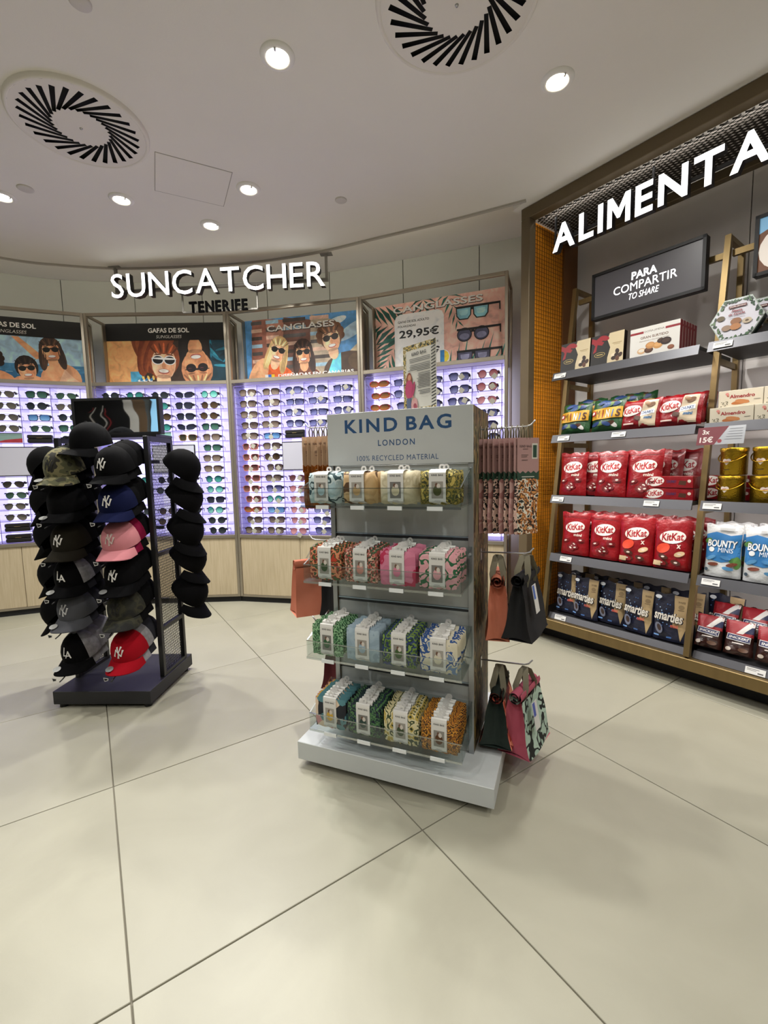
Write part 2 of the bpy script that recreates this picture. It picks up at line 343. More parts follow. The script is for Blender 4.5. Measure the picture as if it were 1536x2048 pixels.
for k, (x, y) in enumerate(VISIBLE_LAMPS + OTHER_LAMPS):
    t = T('downlight', LLAB[k] if k < len(LLAB) else 'recessed ceiling spotlight over the entrance side of the shop', 'ceiling light', (x, y, ZC), .3 * k, 'recessed ceiling spotlights')
    for nm, me in zip(('trim_ring', 'lens', 'tilt_clip'), lampdata): O(nm, me, t)
    lo = lamp_light(x, y, SPOT_W * (1.2 if k < len(VISIBLE_LAMPS) else .82)); lo.parent = t; lo.location = (0, 0, -.03)
for (x, y), r, lb in (((-.989, 1.668), .035, 'small grey round cover plate beside the slotted diffuser'), ((-1.954, 2.644), .04, 'small white round cover plate beside a spotlight'), ((-.215, 2.815), .035, 'small white round cover plate alone on the ceiling')):
    O('cover_plate', B().lathe([(.001, -.007), (r * .8, -.007), (r, -.003), (r, 0)], mat('#cfcac2', .5), 28), None, (x, y, ZC), label=lb, cat='ceiling plate', group='round ceiling cover plates')
t = T('ceiling_hatch', 'square flush access hatch in the white ceiling', 'hatch', (-1.013, 2.617, ZC), R(27)); O('panel', sbox(-.182, .182, -.168, .168, -.0015, 0, M_CEIL), t)
b = B()
for x0, x1, y0, y1 in ((-.186, .186, -.172, -.169), (-.186, .186, .169, .172), (-.186, -.183, -.169, .169), (.183, .186, -.169, .169)): b.box(x0, x1, y0, y1, -.001, 0, mat('#a39d94', .9))
O('joint', b, t)
# ------------------------------------------------------------ lettered signs
def letters(word, W, H, ext, face, side, parent, x0, z0, y, bold=.03, name='letter', shear=0):
    gl = [glyphs(c, bold, shear, 1.0, .05) for c in word]; k = H / glyphs('H', bold, shear, 1.0, .05)[3]; tot = sum(g[2] for g in gl) * k; kx = k * min(1, (W - .16 * H * (len(word) - 1)) / tot); gap = (W - sum(g[2] for g in gl) * kx) / (len(word) - 1); x = x0
    for c, (vs, fs, bw, bh) in zip(word, gl):
        b = B()
        if c == 'M':
            o = [(0, 0), (0, 1), (.22, 1), (.5, .56), (.78, 1), (1, 1), (1, 0), (.79, 0), (.79, .62), (.56, .24), (.44, .24), (.21, .62), (.21, 0)]; o = [(p[0] * bw * kx, p[1] * H) for p in o]
            b.prism(o, -ext, ext, side, 'y', False); b.add([(p[0], -ext, p[1]) for p in o], [tuple(range(13))], face); b.add([(p[0], ext, p[1]) for p in o], [tuple(range(13))], side); O(name, b, parent, (x, y, z0)); x += bw * kx + gap; continue
        P = [(v[0] * kx, -v[2] / .05 * ext, (v[1] - (.01 if c in 'SCUGO' else 0)) * k) for v in vs]
        F1 = [f for f in fs if all(vs[i][2] > .049 for i in f)]; F2 = [f for f in fs if not all(vs[i][2] > .049 for i in f)]
        b.add(P, F1, face); b.add(P, F2, side); O(name, b, parent, (x, y, z0)); x += bw * kx + gap
M_SIGNBLK = mat('#040404', .95, spec=.04, name='matt_black_letter'); M_LSIDE = mat('#2c2a2e', .5)
N = Frame(-2.038, 3.603, -5.13)
t = T('wall_sign', 'white illuminated shop sign lettering hanging over the sunglasses cabinets', 'sign', N(0, 0, 0), N.a)
letters('SUNCATCHER', 1.655, .172, .022, M_GLOW, M_LSIDE, t, 0, 2.487, -.03, .004)
letters('TENERIFE', .452, .08, .008, M_SIGNBLK, M_SIGNBLK, t, .61, 2.347, -.05, .026, 'small_letter')
MG = mat('#8f8c85', .8)
b = B().box(-.01, 1.665, .005, .03, 2.545, 2.565, MG)
for x in (0.0, 1.655): b.box(x - .009, x + .009, .005, .025, 2.55, ZC, MG); b.box(x - .045, x + .045, -.01, .05, ZC - .004, ZC, MG)
for x in (.53, 1.12): b.box(x - .005, x + .005, -.0, .012, 2.375, 2.545, MG)
b.box(.53, 1.12, 0, .012, 2.367, 2.377, MG); O('hanging_frame', b, t)
t = T('hanging_sign', 'large white glowing block letters hanging over the food shelves', 'sign', SF(0, 0, 0), SF.a)
letters('ALIMENTACIÓN', 1.575, .152, .02, M_GLOW, M_LSIDE, t, -1.655, 2.441, 2.61, .055)
b = B()
for x in (-1.655, -1.1, -.55, -.02): b.box(x - .005, x + .005, 2.615, 2.625, 2.5, 2.664, M_DARKSTEEL)
b.box(-1.66, -.05, 2.613, 2.627, 2.505, 2.52, M_DARKSTEEL); O('hanging_frame', b, t)
# ------------------------------------------------------------ bronze portal round the food shelves
t = T('shelf_portal', 'bronze metal portal frame with orange wire mesh side panel', 'portal frame', SF(0, 0, 0), SF.a)
O('front_post', sbox(-1.82, -1.758, 2.5, 2.565, 0, 2.67, M_BRONZE, .003), t); O('top_beam', sbox(-1.82, 3.0, 2.5, 2.565, 2.67, 2.738, M_BRONZE, .003), t)
O('rear_beam', sbox(-1.758, 3.0, 2.93, 2.98, 2.61, 2.66, M_BRONZE, .003), t)
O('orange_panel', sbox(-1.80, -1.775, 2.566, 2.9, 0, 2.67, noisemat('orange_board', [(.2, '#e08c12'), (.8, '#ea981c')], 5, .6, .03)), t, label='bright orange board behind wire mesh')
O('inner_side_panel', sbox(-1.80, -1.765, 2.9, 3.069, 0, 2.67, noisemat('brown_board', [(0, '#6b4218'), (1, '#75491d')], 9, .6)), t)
b = B(); mw = mat('#5a3c10', .55, .3)
for k in range(13): y = 2.578 + k * .026; b.box(-1.7735, -1.7715, y - .0007, y + .0007, .01, 2.665, mw)
for k in range(102): z = .02 + k * .026; b.box(-1.7715, -1.7697, 2.568, 2.897, z - .0007, z + .0007, mw)
O('wire_grid', b, t)
O('led_strip', sbox(-1.75, 2.95, 2.566, 2.572, 2.682, 2.70, mat('#fff3e4', .5, 0, 3, name='portal_led_glow')), t)
l = bpy.data.lights.new('portal_led', 'AREA'); l.shape = 'RECTANGLE'; l.size = 4.6; l.size_y = .01; l.energy = 9; l.color = (1, .95, .88); lo = bpy.data.objects.new('portal_led', l); COL.objects.link(lo); lo.parent = t; lo.location = (.6, 2.58, 2.69); lo.rotation_euler = (R(38), 0, 0)
b = B(); mm = mat('#2a241d', .6, .3); x0, x1, y0, y1 = -1.757, 1.2, 2.566, 2.93
import itertools
dx = (y1 - y0) * 1.9
for sg in (1, -1):
    k = -dx
    while k < x1 - x0:
        a = x0 + k; pts = [(a, y0), (a + dx, y1)] if sg > 0 else [(a, y1), (a + dx, y0)]
        (ax, ay), (bx, by) = pts
        if ax < x0: f = (x0 - ax) / (bx - ax); ax, ay = x0, ay + (by - ay) * f
        if bx > x1: f = (x1 - ax) / (bx - ax); bx, by = x1, ay + (by - ay) * f
        if bx > ax + .002: b.bar((ax, ay, 2.668), (bx, by, 2.668), .006, .005, mm)
        k += .047
O('expanded_mesh', b, t, label='dark diamond mesh soffit under the top beam')
O('plinth', sbox(-1.82, 3.0, 2.63, 2.66, 0, .1, M_KICK), t); O('base_rail', sbox(-1.758, 3.0, 2.5, 2.56, .098, .16, M_BRASS, .003), t); O('base_deck', sbox(-1.758, 3.0, 2.561, 3.065, .1, .158, M_BLACK), t)
def lightbox(x0, x1, z0, z1, y, label, face):
    t = T('light_box_sign', label, 'sign', SF((x0 + x1) / 2, y, (z0 + z1) / 2), SF.a); w, h = (x1 - x0) / 2, (z1 - z0) / 2
    b = B().box(-w, w, 0, .045, -h, h, M_BLACK, .003); fr = .016
    for a in ((-w, w, h - fr, h), (-w, w, -h, -h + fr), (-w, -w + fr, -h, h), (w - fr, w, -h, h)): b.box(a[0], a[1], -.008, 0, a[2], a[3], M_BLACK)
    O('frame', b, t); d = B(); d.rect(-w + fr, w - fr, -h + fr, h - fr, mat('#57555a', .35)); face(d, w - fr, h - fr); O('panel', d, t, (0, -.0008, 0)); return t
def f_share(d, w, h):
    d.text('PARA', -.0, .052, .135, .042, M_GLOW, .05); d.text('COMPARTIR', .0, -.004, .335, .045, M_GLOW, .05); d.text('TO SHARE', .0, -.058, .16, .034, M_GLOW, .0, .25)
lightbox(-1.49, -.895, 2.025, 2.295, 2.765, 'dark grey light box sign with three lines of white lettering', f_share)
def f_food(d, w, h):
    d.rect(-w, w, -h, h, mat('#5a3a28', .5)); g = lambda c: mat(c, .5, 0, .35)
    for k in range(6): d.rect(-w + k * .09, -w + k * .09 + .086, -h, h, g(['#6b4630', '#5c3a27', '#74503a'][k % 3]))
    d.poly([(-w, h), (-w + .18, h), (-w, h - .07)], g('#7fb4d8')); d.ell(-w + .13, -.03, .13, .11, g('#e7ddd2')); rr = random.Random(3)
    for k in range(16): d.ell(-w + .13 + rr.uniform(-.09, .09), -.03 + rr.uniform(-.075, .075), .034, .02, g(rr.choice(['#d9584a', '#f0c9a6', '#e88f6a', '#b8322c', '#f6dcc0'])), rr.uniform(0, 3))
lightbox(-.70, -.09, 2.015, 2.29, 2.765, 'picture light box showing a plate of food on wooden boards', f_food)
# ============================================================ sunglasses cabinets
M_WOOD = noisemat('pale_oak_laminate', [(.2, '#a69779'), (.5, '#b3a487'), (.8, '#bdaf93')], 14, .6, .02, stretch=(7, 7, .35), detail=8)
M_LIT = mat('#e2deff', .5, 0, 1.35, name='backlit_acrylic_glow'); M_TUBE = mat('#f4f2ff', .4, 0, 2.2, name='tube_lamp_glow')
M_EDGE = mat('#6f62a8', .4); M_SHEET = clearmat('clear_shelf_sheet', '#f1efff', .02)
M_SIDE = mat('#c8c4dc', .5)
def shade(c, k):
    c = c.lstrip('#'); return '#' + ''.join('%02x' % max(0, min(255, int(int(c[i:i+2], 16) * k))) for i in (0, 2, 4))
def P(c):
    return noisemat('poster_ink_' + c, [(.3, shade(c, 1.0)), (.5, shade(c, 1.16)), (.7, shade(c, 1.32))], 14, .5, detail=5, dist=.8)
def face(d, x, z, r, skin, hair, spec='#15130f', tilt=0, long=False, curly=False, lens2=None, wide=1.0, frame=None, flip=1):
    """a smiling head in sunglasses, printed flat"""
    ca, sa = math.cos(tilt), math.sin(tilt)
    def L(a, b): a *= r; b *= r * flip; return x + a * ca - b * sa, z + a * sa + b * ca
    def e(a, b, rx, rz, c, rot=0): q = L(a, b); d.ell(q[0], q[1], rx * r, rz * r, P(c), tilt + rot, 16)
    e(0, .25, 1.12, 1.3, hair)
    if long: e(-.85, -.7, .45, 1.5, hair, -.12); e(.85, -.7, .45, 1.5, hair, .12)
    if curly:
        for k in range(9): q = 3.6 * k / 8 - .25; e(1.05 * math.cos(q), .35 + 1.0 * math.sin(q), .38, .38, hair)
    e(0, -1.25, .5, .7, skin); e(0, -.1, .86 * wide, 1.18, skin)
    e(.35, -.15, .4, .85, {'#e3a57c': '#d48f66', '#d99a70': '#c4825a', '#eab592': '#dca07b'}.get(skin, skin))
    e(0, .95, .85, .42, hair)
    for k in range(7): e(-.75 + .25 * k, .98 - .06 * (k - 3) ** 2 * .35, .07, .36, shade(hair, 1.5 if k % 2 else .7), .25 * (3 - k))
    if long:
        for k in range(3): e(-.95 + .16 * k, -.8, .05, 1.2, shade(hair, 1.4), -.1); e(.75 + .16 * k, -.8, .05, 1.2, shade(hair, .7), .1)
    e(-.42, -.3, .18, .16, shade(skin, 1.08)); e(0, -1.02, .5, .14, shade(skin, .75)); e(-.42, .5, .26, .045, shade(hair, .7), .1); e(.42, .5, .26, .045, shade(hair, .7), -.1)
    for sg in (-1, 1):
        if frame: e(sg * .42, .12, .43, .33, frame)
        e(sg * .42, .12, .36, .27 if frame else .3, spec)
        if lens2: e(sg * .42 - .08, .2, .16, .1, lens2)
    e(0, .22, .9, .07, frame or spec); e(0, -.28, .14, .2, {'#e3a57c': '#cf8a62'}.get(skin, '#c98a64')); e(0, -.66, .4, .19, '#a5564c'); e(0, -.63, .35, .13, '#e9e2d8')
def frond(d, x, z, ang, ln, n, col, spread=1.0):
    tx, tz = math.cos(ang), math.sin(ang)
    for k in range(n):
        f = .12 + .86 * k / (n - 1); px, pz = x + tx * ln * f, z + tz * ln * f; l2 = ln * .62 * (1 - .55 * f) * spread
        for sg in (-1, 1):
            a = ang + sg * (.95 - .5 * f); ex, ez = px + math.cos(a) * l2, pz + math.sin(a) * l2; nx, nz = -math.sin(a) * l2 * .075, math.cos(a) * l2 * .075; mx, mz = px + (ex - px) * .45, pz + (ez - pz) * .45
            d.poly([(px, pz), (mx + nx, mz + nz), (ex, ez), (mx - nx, mz - nz)], P(col))
def band(d, w, h):
    d.rect(-w, w, h - .148, h, P('#0b0b0c')); d.text('GAFAS DE SOL', 0, h - .062, .36, .04, P('#d9d6d0'), .035); d.text('SUNGLASSES', 0, h - .116, .225, .026, P('#b9b6b0'), 0, .22)
def poster_beach(d, w, h):
    d.rect(-w, w, -h, h, P('#9fc0d6')); d.rect(-w, w, -h, -.1, P('#3f7aa0')); d.rect(-w, w, -h, -.16, P('#2f678e'))
    for k in range(14): d.rect(-w + .08 * k, -w + .08 * k + .05, -.13 - .02 * (k % 4), -.126 - .02 * (k % 4), P('#8fb6cc'))
    d.poly([(.05, .12), (.0, .12), (.16, -.06), (.22, -.04)], P('#d99a70')); d.ell(.33, -.22, .15, .14, P('#d99a70')); face(d, .27, .02, .075, '#d99a70', '#3d2a1e', tilt=.1, long=True)
    d.ell(-.18, -.28, .2, .13, P('#d39066')); d.ell(.1, -.29, .14, .1, P('#dd9d74')); face(d, -.17, -.1, .078, '#d99a70', '#2e2119', tilt=-.12, curly=True); face(d, .09, -.145, .074, '#e3a57c', '#241a14', tilt=.12)
    face(d, -.42, .0, .07, '#eab592', '#c8a266', tilt=.2); d.ell(-.45, -.2, .13, .12, P('#e3a57c')); d.poly([(.3, -.265), (.5, -.265), (.42, -.2), (.36, -.13)], P('#eab592')); band(d, w, h)
def poster_pair(d, w, h):
    d.rect(-w, w, -h, h, P('#3a2a22')); d.poly([(-w, -h), (-w + .15, -h), (-w + .22, h - .15), (-w, h - .15)], P('#c98a55')); d.ell(-w + .12, -.05, .15, .26, P('#dba06a'), .2); d.rect(-.36, -.24, -h, -.14, P('#4f9fc4'))
    for k in range(9): d.ell(-.28 + .015 * k, -.22 + .012 * (k % 3), .02, .01, P(['#e9f1f5', '#2b6fa0', '#d8b45e'][k % 3]), k)
    for k in range(16): d.ell(-.24 + .024 * (k % 8), .0 + .03 * (k // 8) - .012 * (k % 5), .05, .17, P(['#7a3b20', '#8f4a28', '#6b301a'][k % 3]), .5 - .08 * k)
    d.rect(.3, w, -h, h - .15, P('#123c4c'))
    for k in range(12): d.ell(.36 + .02 * k, .05 - .03 * (k % 6), .012, .08, P(['#1f6d86', '#0c2f3d', '#2f8aa3'][k % 3]), .3 * k)
    face(d, -.06, -.06, .125, '#eab592', '#8a4526', '#15161a', tilt=-.06, frame='#f2efe8'); d.ell(.215, .04, .14, .3, P('#1c1512')); face(d, .23, -.1, .125, '#d99a70', '#c98a64', '#1d1115', tilt=.05, flip=-1, lens2='#5b2733'); band(d, w, h)
def poster_street(d, w, h):
    d.rect(-w, w, -h, h, P('#4f86b8')); d.poly([(.25, -h), (w, -h), (w, .05), (.36, -.1)], P('#b9a98c')); d.ell(.45, .12, .16, .05, P('#a9c3d8'), .5); d.ell(.3, .2, .1, .03, P('#c5d6e2'), .3)
    for k, (a, b, c) in enumerate(((-.5, -.36, '#8c5a4c'), (-.36, -.2, '#a87463'), (-.2, .05, '#6b4a40'), (.05, .26, '#a39480'))):
        d.poly([(a, -h), (b, -h), (b + .03, h - .02 * k), (a + .03, h)], P(c))
        for j in range(7): d.rect(a + .02, b - .02, -.16 + .065 * j, -.13 + .065 * j, P(['#3f3632', '#c8a592', '#4f4a48', '#8fb0c4'][(j + k) % 4]))
    d.ell(.42, -.22, .24, .17, P('#4d3a2e')); d.poly([(.2, -h), (.34, -h), (.34, -.06), (.27, -.1)], P('#63c1e0')); d.ell(.5, -.14, .1, .07, P('#57432f'), -.2)
    d.ell(-.3, -.27, .22, .16, P('#d9612e')); d.ell(-.43, -.2, .08, .16, P('#dba37c'), -.5); d.ell(.02, -.3, .17, .14, P('#6b3d2c'))
    face(d, -.235, -.005, .083, '#eab592', '#c9a873', '#1a1512', tilt=-.3, long=True); face(d, .0, -.04, .08, '#e3a57c', '#3a2620', '#17120f', tilt=.05, long=True); face(d, .255, .06, .09, '#eab592', '#6b4a35', '#2b201a', tilt=.18, curly=True)
    d.text('CANGLASES', -.016, .183, .62, .052, P('#3a3434'), .026); d.text('CANGLASES', -.02, .188, .62, .05, mat('#f6f3ef', .5), .02); d.rect(-.365, -.335, -.235, -.2, P('#f2f2f0')); d.rect(-.335, -.305, -.235, -.2, P('#2f5fb0')); d.rect(-.305, -.275, -.235, -.2, P('#f2c230')); d.text('DISEÑADAS EN CANARIAS', .105, -.214, .69, .034, P('#f4f2ee'), .03)
def bigspecs(d, x, z, s, rim, lens, lens2, kind):
    for sg in (-1, 1):
        cx = x + sg * .062 * s
        if kind == 'round': d.ell(cx, z, .055 * s, .05 * s, P(rim)); d.ell(cx, z, .048 * s, .043 * s, P(lens)); d.ell(cx, z - .012 * s, .036 * s, .022 * s, P(lens2))
        else:
            o = lambda k: [(cx - .054 * k * s, z + .042 * k * s), (cx + .054 * k * s, z + .042 * k * s), (cx + .05 * k * s, z - .02 * k * s), (cx + .03 * k * s, z - .046 * k * s), (cx - .03 * k * s, z - .046 * k * s), (cx - .05 * k * s, z - .02 * k * s)]
            d.poly(o(1.08), P(rim)); d.poly(o(.93), P(lens)); d.poly([(a, b - .3 * (b - z)) for a, b in o(.6)], P(lens2))
    d.rect(x - .012 * s, x + .012 * s, z + .014 * s, z + .03 * s, P(rim)); d.rect(x - .118 * s, x + .2 * s, z + .03 * s, z + .045 * s, P(rim)); d.poly([(x + .19 * s, z + .045 * s), (x + .2 * s, z + .045 * s), (x + .2 * s, z - .012 * s), (x + .192 * s, z - .012 * s)], P(rim))
def poster_palm(d, w, h):
    d.rect(-w, w, -h, h, P('#d9a99c')); g = '#17493f'
    frond(d, -.2, .06, 2.9, .5, 9, g); frond(d, -.3, .05, 4.2, .38, 8, '#1c5a4c'); frond(d, -.12, .36, 4.75, .34, 7, g, .8); frond(d, .06, .4, 5.0, .34, 6, '#1f5f52', .8)
    for k in range(9): x = .08 + .055 * k; d.poly([(x, -h), (x + .022, -h), (x + .03 + .01 * k, -h + .14 + .05 * (k % 3))], P('#2c7368'))
    for a, b in ((.09, 0), (0, .0)): pass
    x0, x1, z0, z1 = -.36, .05, -h, .185; r = .05
    d.poly([(x0, z0), (x1, z0), (x1, z1 - r), (x1 - r * .3, z1 - r * .3), (x1 - r, z1), (x0 + r, z1), (x0 + r * .3, z1 - r * .3), (x0, z1 - r)], P('#e6ebf0'))
    k = P('#141416'); d.text('GAFAS DE SOL ADULTO', -.33, .125, .26, .018, k, .02, align='l'); d.text('POLARIZADAS', -.33, .09, .15, .016, k, .02, align='l'); d.text('29,95€', -.155, .025, .33, .075, k, .045)
    d.text('ES', -.01, -.055, .03, .015, k, .02); d.text('5€', -.035, -.13, .1, .075, k, .045)
    d.ell(.035, -.185, .062, .062, P('#e8e6e0')); d.ell(.035, -.185, .057, .057, P('#f4f2ee')); d.poly([(.018, -.24), (.052, -.24), (.052, -.13), (.018, -.13)], P('#2f7fc0')); d.poly([(.052, -.24), (.085, -.205), (.09, -.18), (.08, -.15), (.052, -.13)], P('#f0c43a'))
    d.text('CANGLASSES', -.006, .217, .72, .052, P('#5a4440'), .026); d.text('CANGLASSES', -.01, .222, .72, .05, mat('#f6f3ef', .5), .02)
    bigspecs(d, .27, .13, 1.05, '#161a1d', '#7fb6c6', '#9fd0da', 'sq'); bigspecs(d, .275, -.035, 1.05, '#16161a', '#4a4a60', '#7b7c98', 'round'); bigspecs(d, .28, -.2, 1.08, '#16161a', '#4c4c66', '#8d8fb0', 'sq')
def shelf_mesh(x0, x1):
    b = B().box(x0, x1, .021, .215, -.0035, 0, M_SHEET); b.box(x0, x1, .017, .021, -.0045, 0, M_EDGE); return b.mesh('shelf')
def div_mesh():
    b = B().box(-.0015, .0015, .021, .215, 0, 1.262, M_SHEET); b.box(-.002, .002, .016, .021, 0, 1.262, M_EDGE); return b.mesh('divider')
ZB = .604; RP = .0901; CX0 = .033; CP = .2095
DIVM = div_mesh()
def cabinet(F, W, label, poster, plabel):
    t = T('sunglasses_cabinet', label, 'cabinet', F(0, 0, 0), F.a, 'champagne metal sunglasses cabinets'); D = .33
    for x in (.012, W - .012): O('post', sbox(x - .011, x + .011, 0, .03, .05, 2.475, M_CHAMP, .002), t); O('rear_post', sbox(x - .009, x + .009, D - .03, D, .05, 2.475, M_CHAMP, .002), t); O('side_rail', sbox(x - .008, x + .008, .03, D - .03, 2.452, 2.472, M_CHAMP), t)
    for x in (.03, W - .03): O('side_panel', sbox(x - .004, x + .004, .205, D - .01, 1.915, 2.45, M_CHAMP), t)
    O('top_rail', sbox(.023, W - .023, 0, .025, 2.45, 2.475, M_CHAMP, .002), t)
    bd = O('poster_board', sbox(.035, W - .035, .252, .268, 1.92, 2.465, M_WHITE), t)
    d = B(); hw = (W - .07) / 2; poster(d, hw, .2725); c = len(d.v)
    d.v = [(min(max(p[0], -hw), hw), p[1] * .5, min(max(p[2], -.2725), .2725)) for p in d.v]
    O('poster', d, bd, (W / 2, .2518, 2.1925), label=plabel)
    O('ledge', sbox(.023, W - .023, .0, D - .02, 1.885, 1.915, M_CHAMP, .002), t); O('sill', sbox(.023, W - .023, 0, D - .02, .572, .6, M_CHAMP, .002), t)
    O('back_panel', sbox(.026, W - .026, .222, .235, .601, 1.884, M_LIT), t, label='glowing lavender-white backlit panel')
    for x in (.0265, W - .0265): O('inner_side', sbox(x - .0025, x + .0025, .05, .221, .601, 1.884, M_SIDE), t)
    for x in (.04, W - .04): O('tube_light', B().tube([(x, .19, .61), (x, .19, 1.875)], .006, M_TUBE, 8), t)
    sm = shelf_mesh(.033, W - .034)
    for k in range(15): O('shelf', sm, t, (0, 0, ZB + RP * k - (.0 if k else -.002)))
    for k in range(6): O('divider', DIVM, t, (CX0 + CP * k, 0, ZB))
    for k in (0, 1): O('door', sbox(.024 + k * (W / 2 - .022), W / 2 - .002 + k * (W / 2 - .022), .012, .03, .066, .57, M_WOOD, .001), t)
    O('carcass', sbox(.024, W - .024, .031, D - .02, .06, .571, M_BLACK), t); O('bottom_rail', sbox(.023, W - .023, .005, .03, .048, .065, M_CHAMP), t); O('plinth', sbox(.0, W, .02, D - .02, 0, .047, M_KICK), t)
    return t
CAB = []
for (x0, y0), (x1, y1), lb, fn, pl in (((-3.517, 3.393), (-2.448, 3.816), 'champagne metal sunglasses cabinet under the poster of four beach friends', poster_beach, 'photo poster of four laughing people by the sea'),
        ((-2.448, 3.816), (-1.282, 3.842), 'champagne metal sunglasses cabinet under the poster of two large faces', poster_pair, 'photo poster of two smiling faces, one upside down'),
        ((-1.282, 3.842), (-.161, 3.593), 'champagne metal sunglasses cabinet under the poster of three friends in a street', poster_street, 'photo poster of three friends before buildings'),
        ((-.161, 3.593), (.885, 3.181), 'champagne metal sunglasses cabinet under the pink palm leaf price poster', poster_palm, 'pink poster with palm leaves, prices and three sunglasses')):
    W = math.dist((x0, y0), (x1, y1)); F = Frame(x0, y0, math.degrees(math.atan2(y1 - y0, x1 - x0))); CAB.append((F, W)); cabinet(F, W, lb, fn, pl)
# ------------------------------------------------------------ sunglasses
def lens_outline(kind, sg, k=1.0, n=18):
    out = []
    for j in range(n):
        q = 2 * math.pi * j / n; c, s = math.cos(q), math.sin(q)
        if kind == 'round': a, b = .0245 * c, .0235 * s
        elif kind == 'aviator': a = .0275 * c * (1.0 if s > 0 else .9); b = (.019 if s > 0 else .027) * s; a += -sg * (.004 * s)
        elif kind == 'cat': a = .028 * abs(c) ** .75 * math.copysign(1, c); b = .0195 * abs(s) ** .7 * math.copysign(1, s) + (.006 * c * sg)
        elif kind == 'flat': a = .0285 * abs(c) ** .55 * math.copysign(1, c); b = (.0165 if s > 0 else .024) * abs(s) ** .6 * math.copysign(1, s)
        elif kind == 'wrap': a = .034 * abs(c) ** .8 * math.copysign(1, c); b = .0195 * s + .003 * c * sg
        else: a = .0275 * abs(c) ** .6 * math.copysign(1, c); b = .0225 * abs(s) ** .62 * math.copysign(1, s); a *= 1.0 if s > 0 else .9
        out.append((sg * .0355 + a * k, .026 + b * k))
    return out
GM = {}
def specs_meshes(kind, fc, lc, l2, metal):
    key = (kind, fc, lc)
    if key in GM: return GM[key]
    mf = mat(fc, .3, .7 if metal else 0); ml = specs_lens(lc, l2); th = .0035 if not metal else .0015; curve = lambda x: 3.2 * x * x
    b = B()
    for sg in (-1, 1):
        inn = lens_outline(kind, sg, 1.0); outl = lens_outline(kind, sg, 1.0 + th / .024); n = len(inn)
        vs = [(p[0], curve(p[0]) + dy, p[1]) for dy in (0, th) for p in inn] + [(p[0], curve(p[0]) + dy, p[1]) for dy in (0, th) for p in outl]
        fs = []
        for j in range(n):
            k = (j + 1) % n; fs += [(j, k, 2 * n + k, 2 * n + j), (2 * n + j, 2 * n + k, 3 * n + k, 3 * n + j), (3 * n + j, 3 * n + k, n + k, n + j), (n + j, n + k, k, j)]
        b.add(vs, fs, mf, True)
    b.box(-.012, .012, 0, th, .031, .031 + max(th, .003), mf)
    if kind in ('aviator', 'flat'): b.box(-.02, .02, 0, th, .043, .0455, mf)
    for sg in (-1, 1): x = sg * .067; b.box(min(x - sg * .008, x + sg * .003), max(x - sg * .008, x + sg * .003), curve(.06), curve(.067) + .006, .033, .042, mf)
    lens = []
    for sg in (-1, 1):
        o = lens_outline(kind, sg, 1.0); q = B().add([(sg * .0355, curve(.0355) + .0004, .026)] + [(p[0], curve(p[0]) + .001, p[1]) for p in o], [(0, 1 + j, 1 + (j + 1) % len(o)) for j in range(len(o))], ml, True); lens.append(q.mesh('lens'))
    tem = []
    for sg in (-1, 1):
        tem.append(B().tube([(sg * .068, .016, .038), (sg * .068, .06, .036), (sg * .066, .1, .03), (sg * .06, .118, .008)], .0028 if not metal else .0012, mf, 6, flat=1.6).mesh('temple'))
    GM[key] = (b.mesh('frame'), lens, tem); return GM[key]
def specs_lens(lc, l2):
    key = 'lens_%s_%s' % (lc, l2)
    if key in MATS: return MATS[key]
    m, nt, p = newmat(key); v = coords(nt); s = nt.nodes.new('ShaderNodeSeparateXYZ'); nt.links.new(v, s.inputs[0]); mr = nt.nodes.new('ShaderNodeMapRange'); mr.inputs['From Min'].default_value = .004; mr.inputs['From Max'].default_value = .046
    nt.links.new(s.outputs['Z'], mr.inputs['Value']); r = ramp(nt, [(0, l2), (1, lc)]); nt.links.new(mr.outputs[0], r.inputs[0]); nt.links.new(r.outputs[0], p.inputs['Base Color']); p.inputs['Roughness'].default_value = .12; return m
TAGM = B().box(-.016, .016, 0, .0012, -.016, .016, mat('#a3a093', .6)).mesh('price_tag'); LOCKM = B().box(-.008, .008, -.004, .004, -.007, .007, mat('#6d6d72', .5), .002).mesh('security_tag')
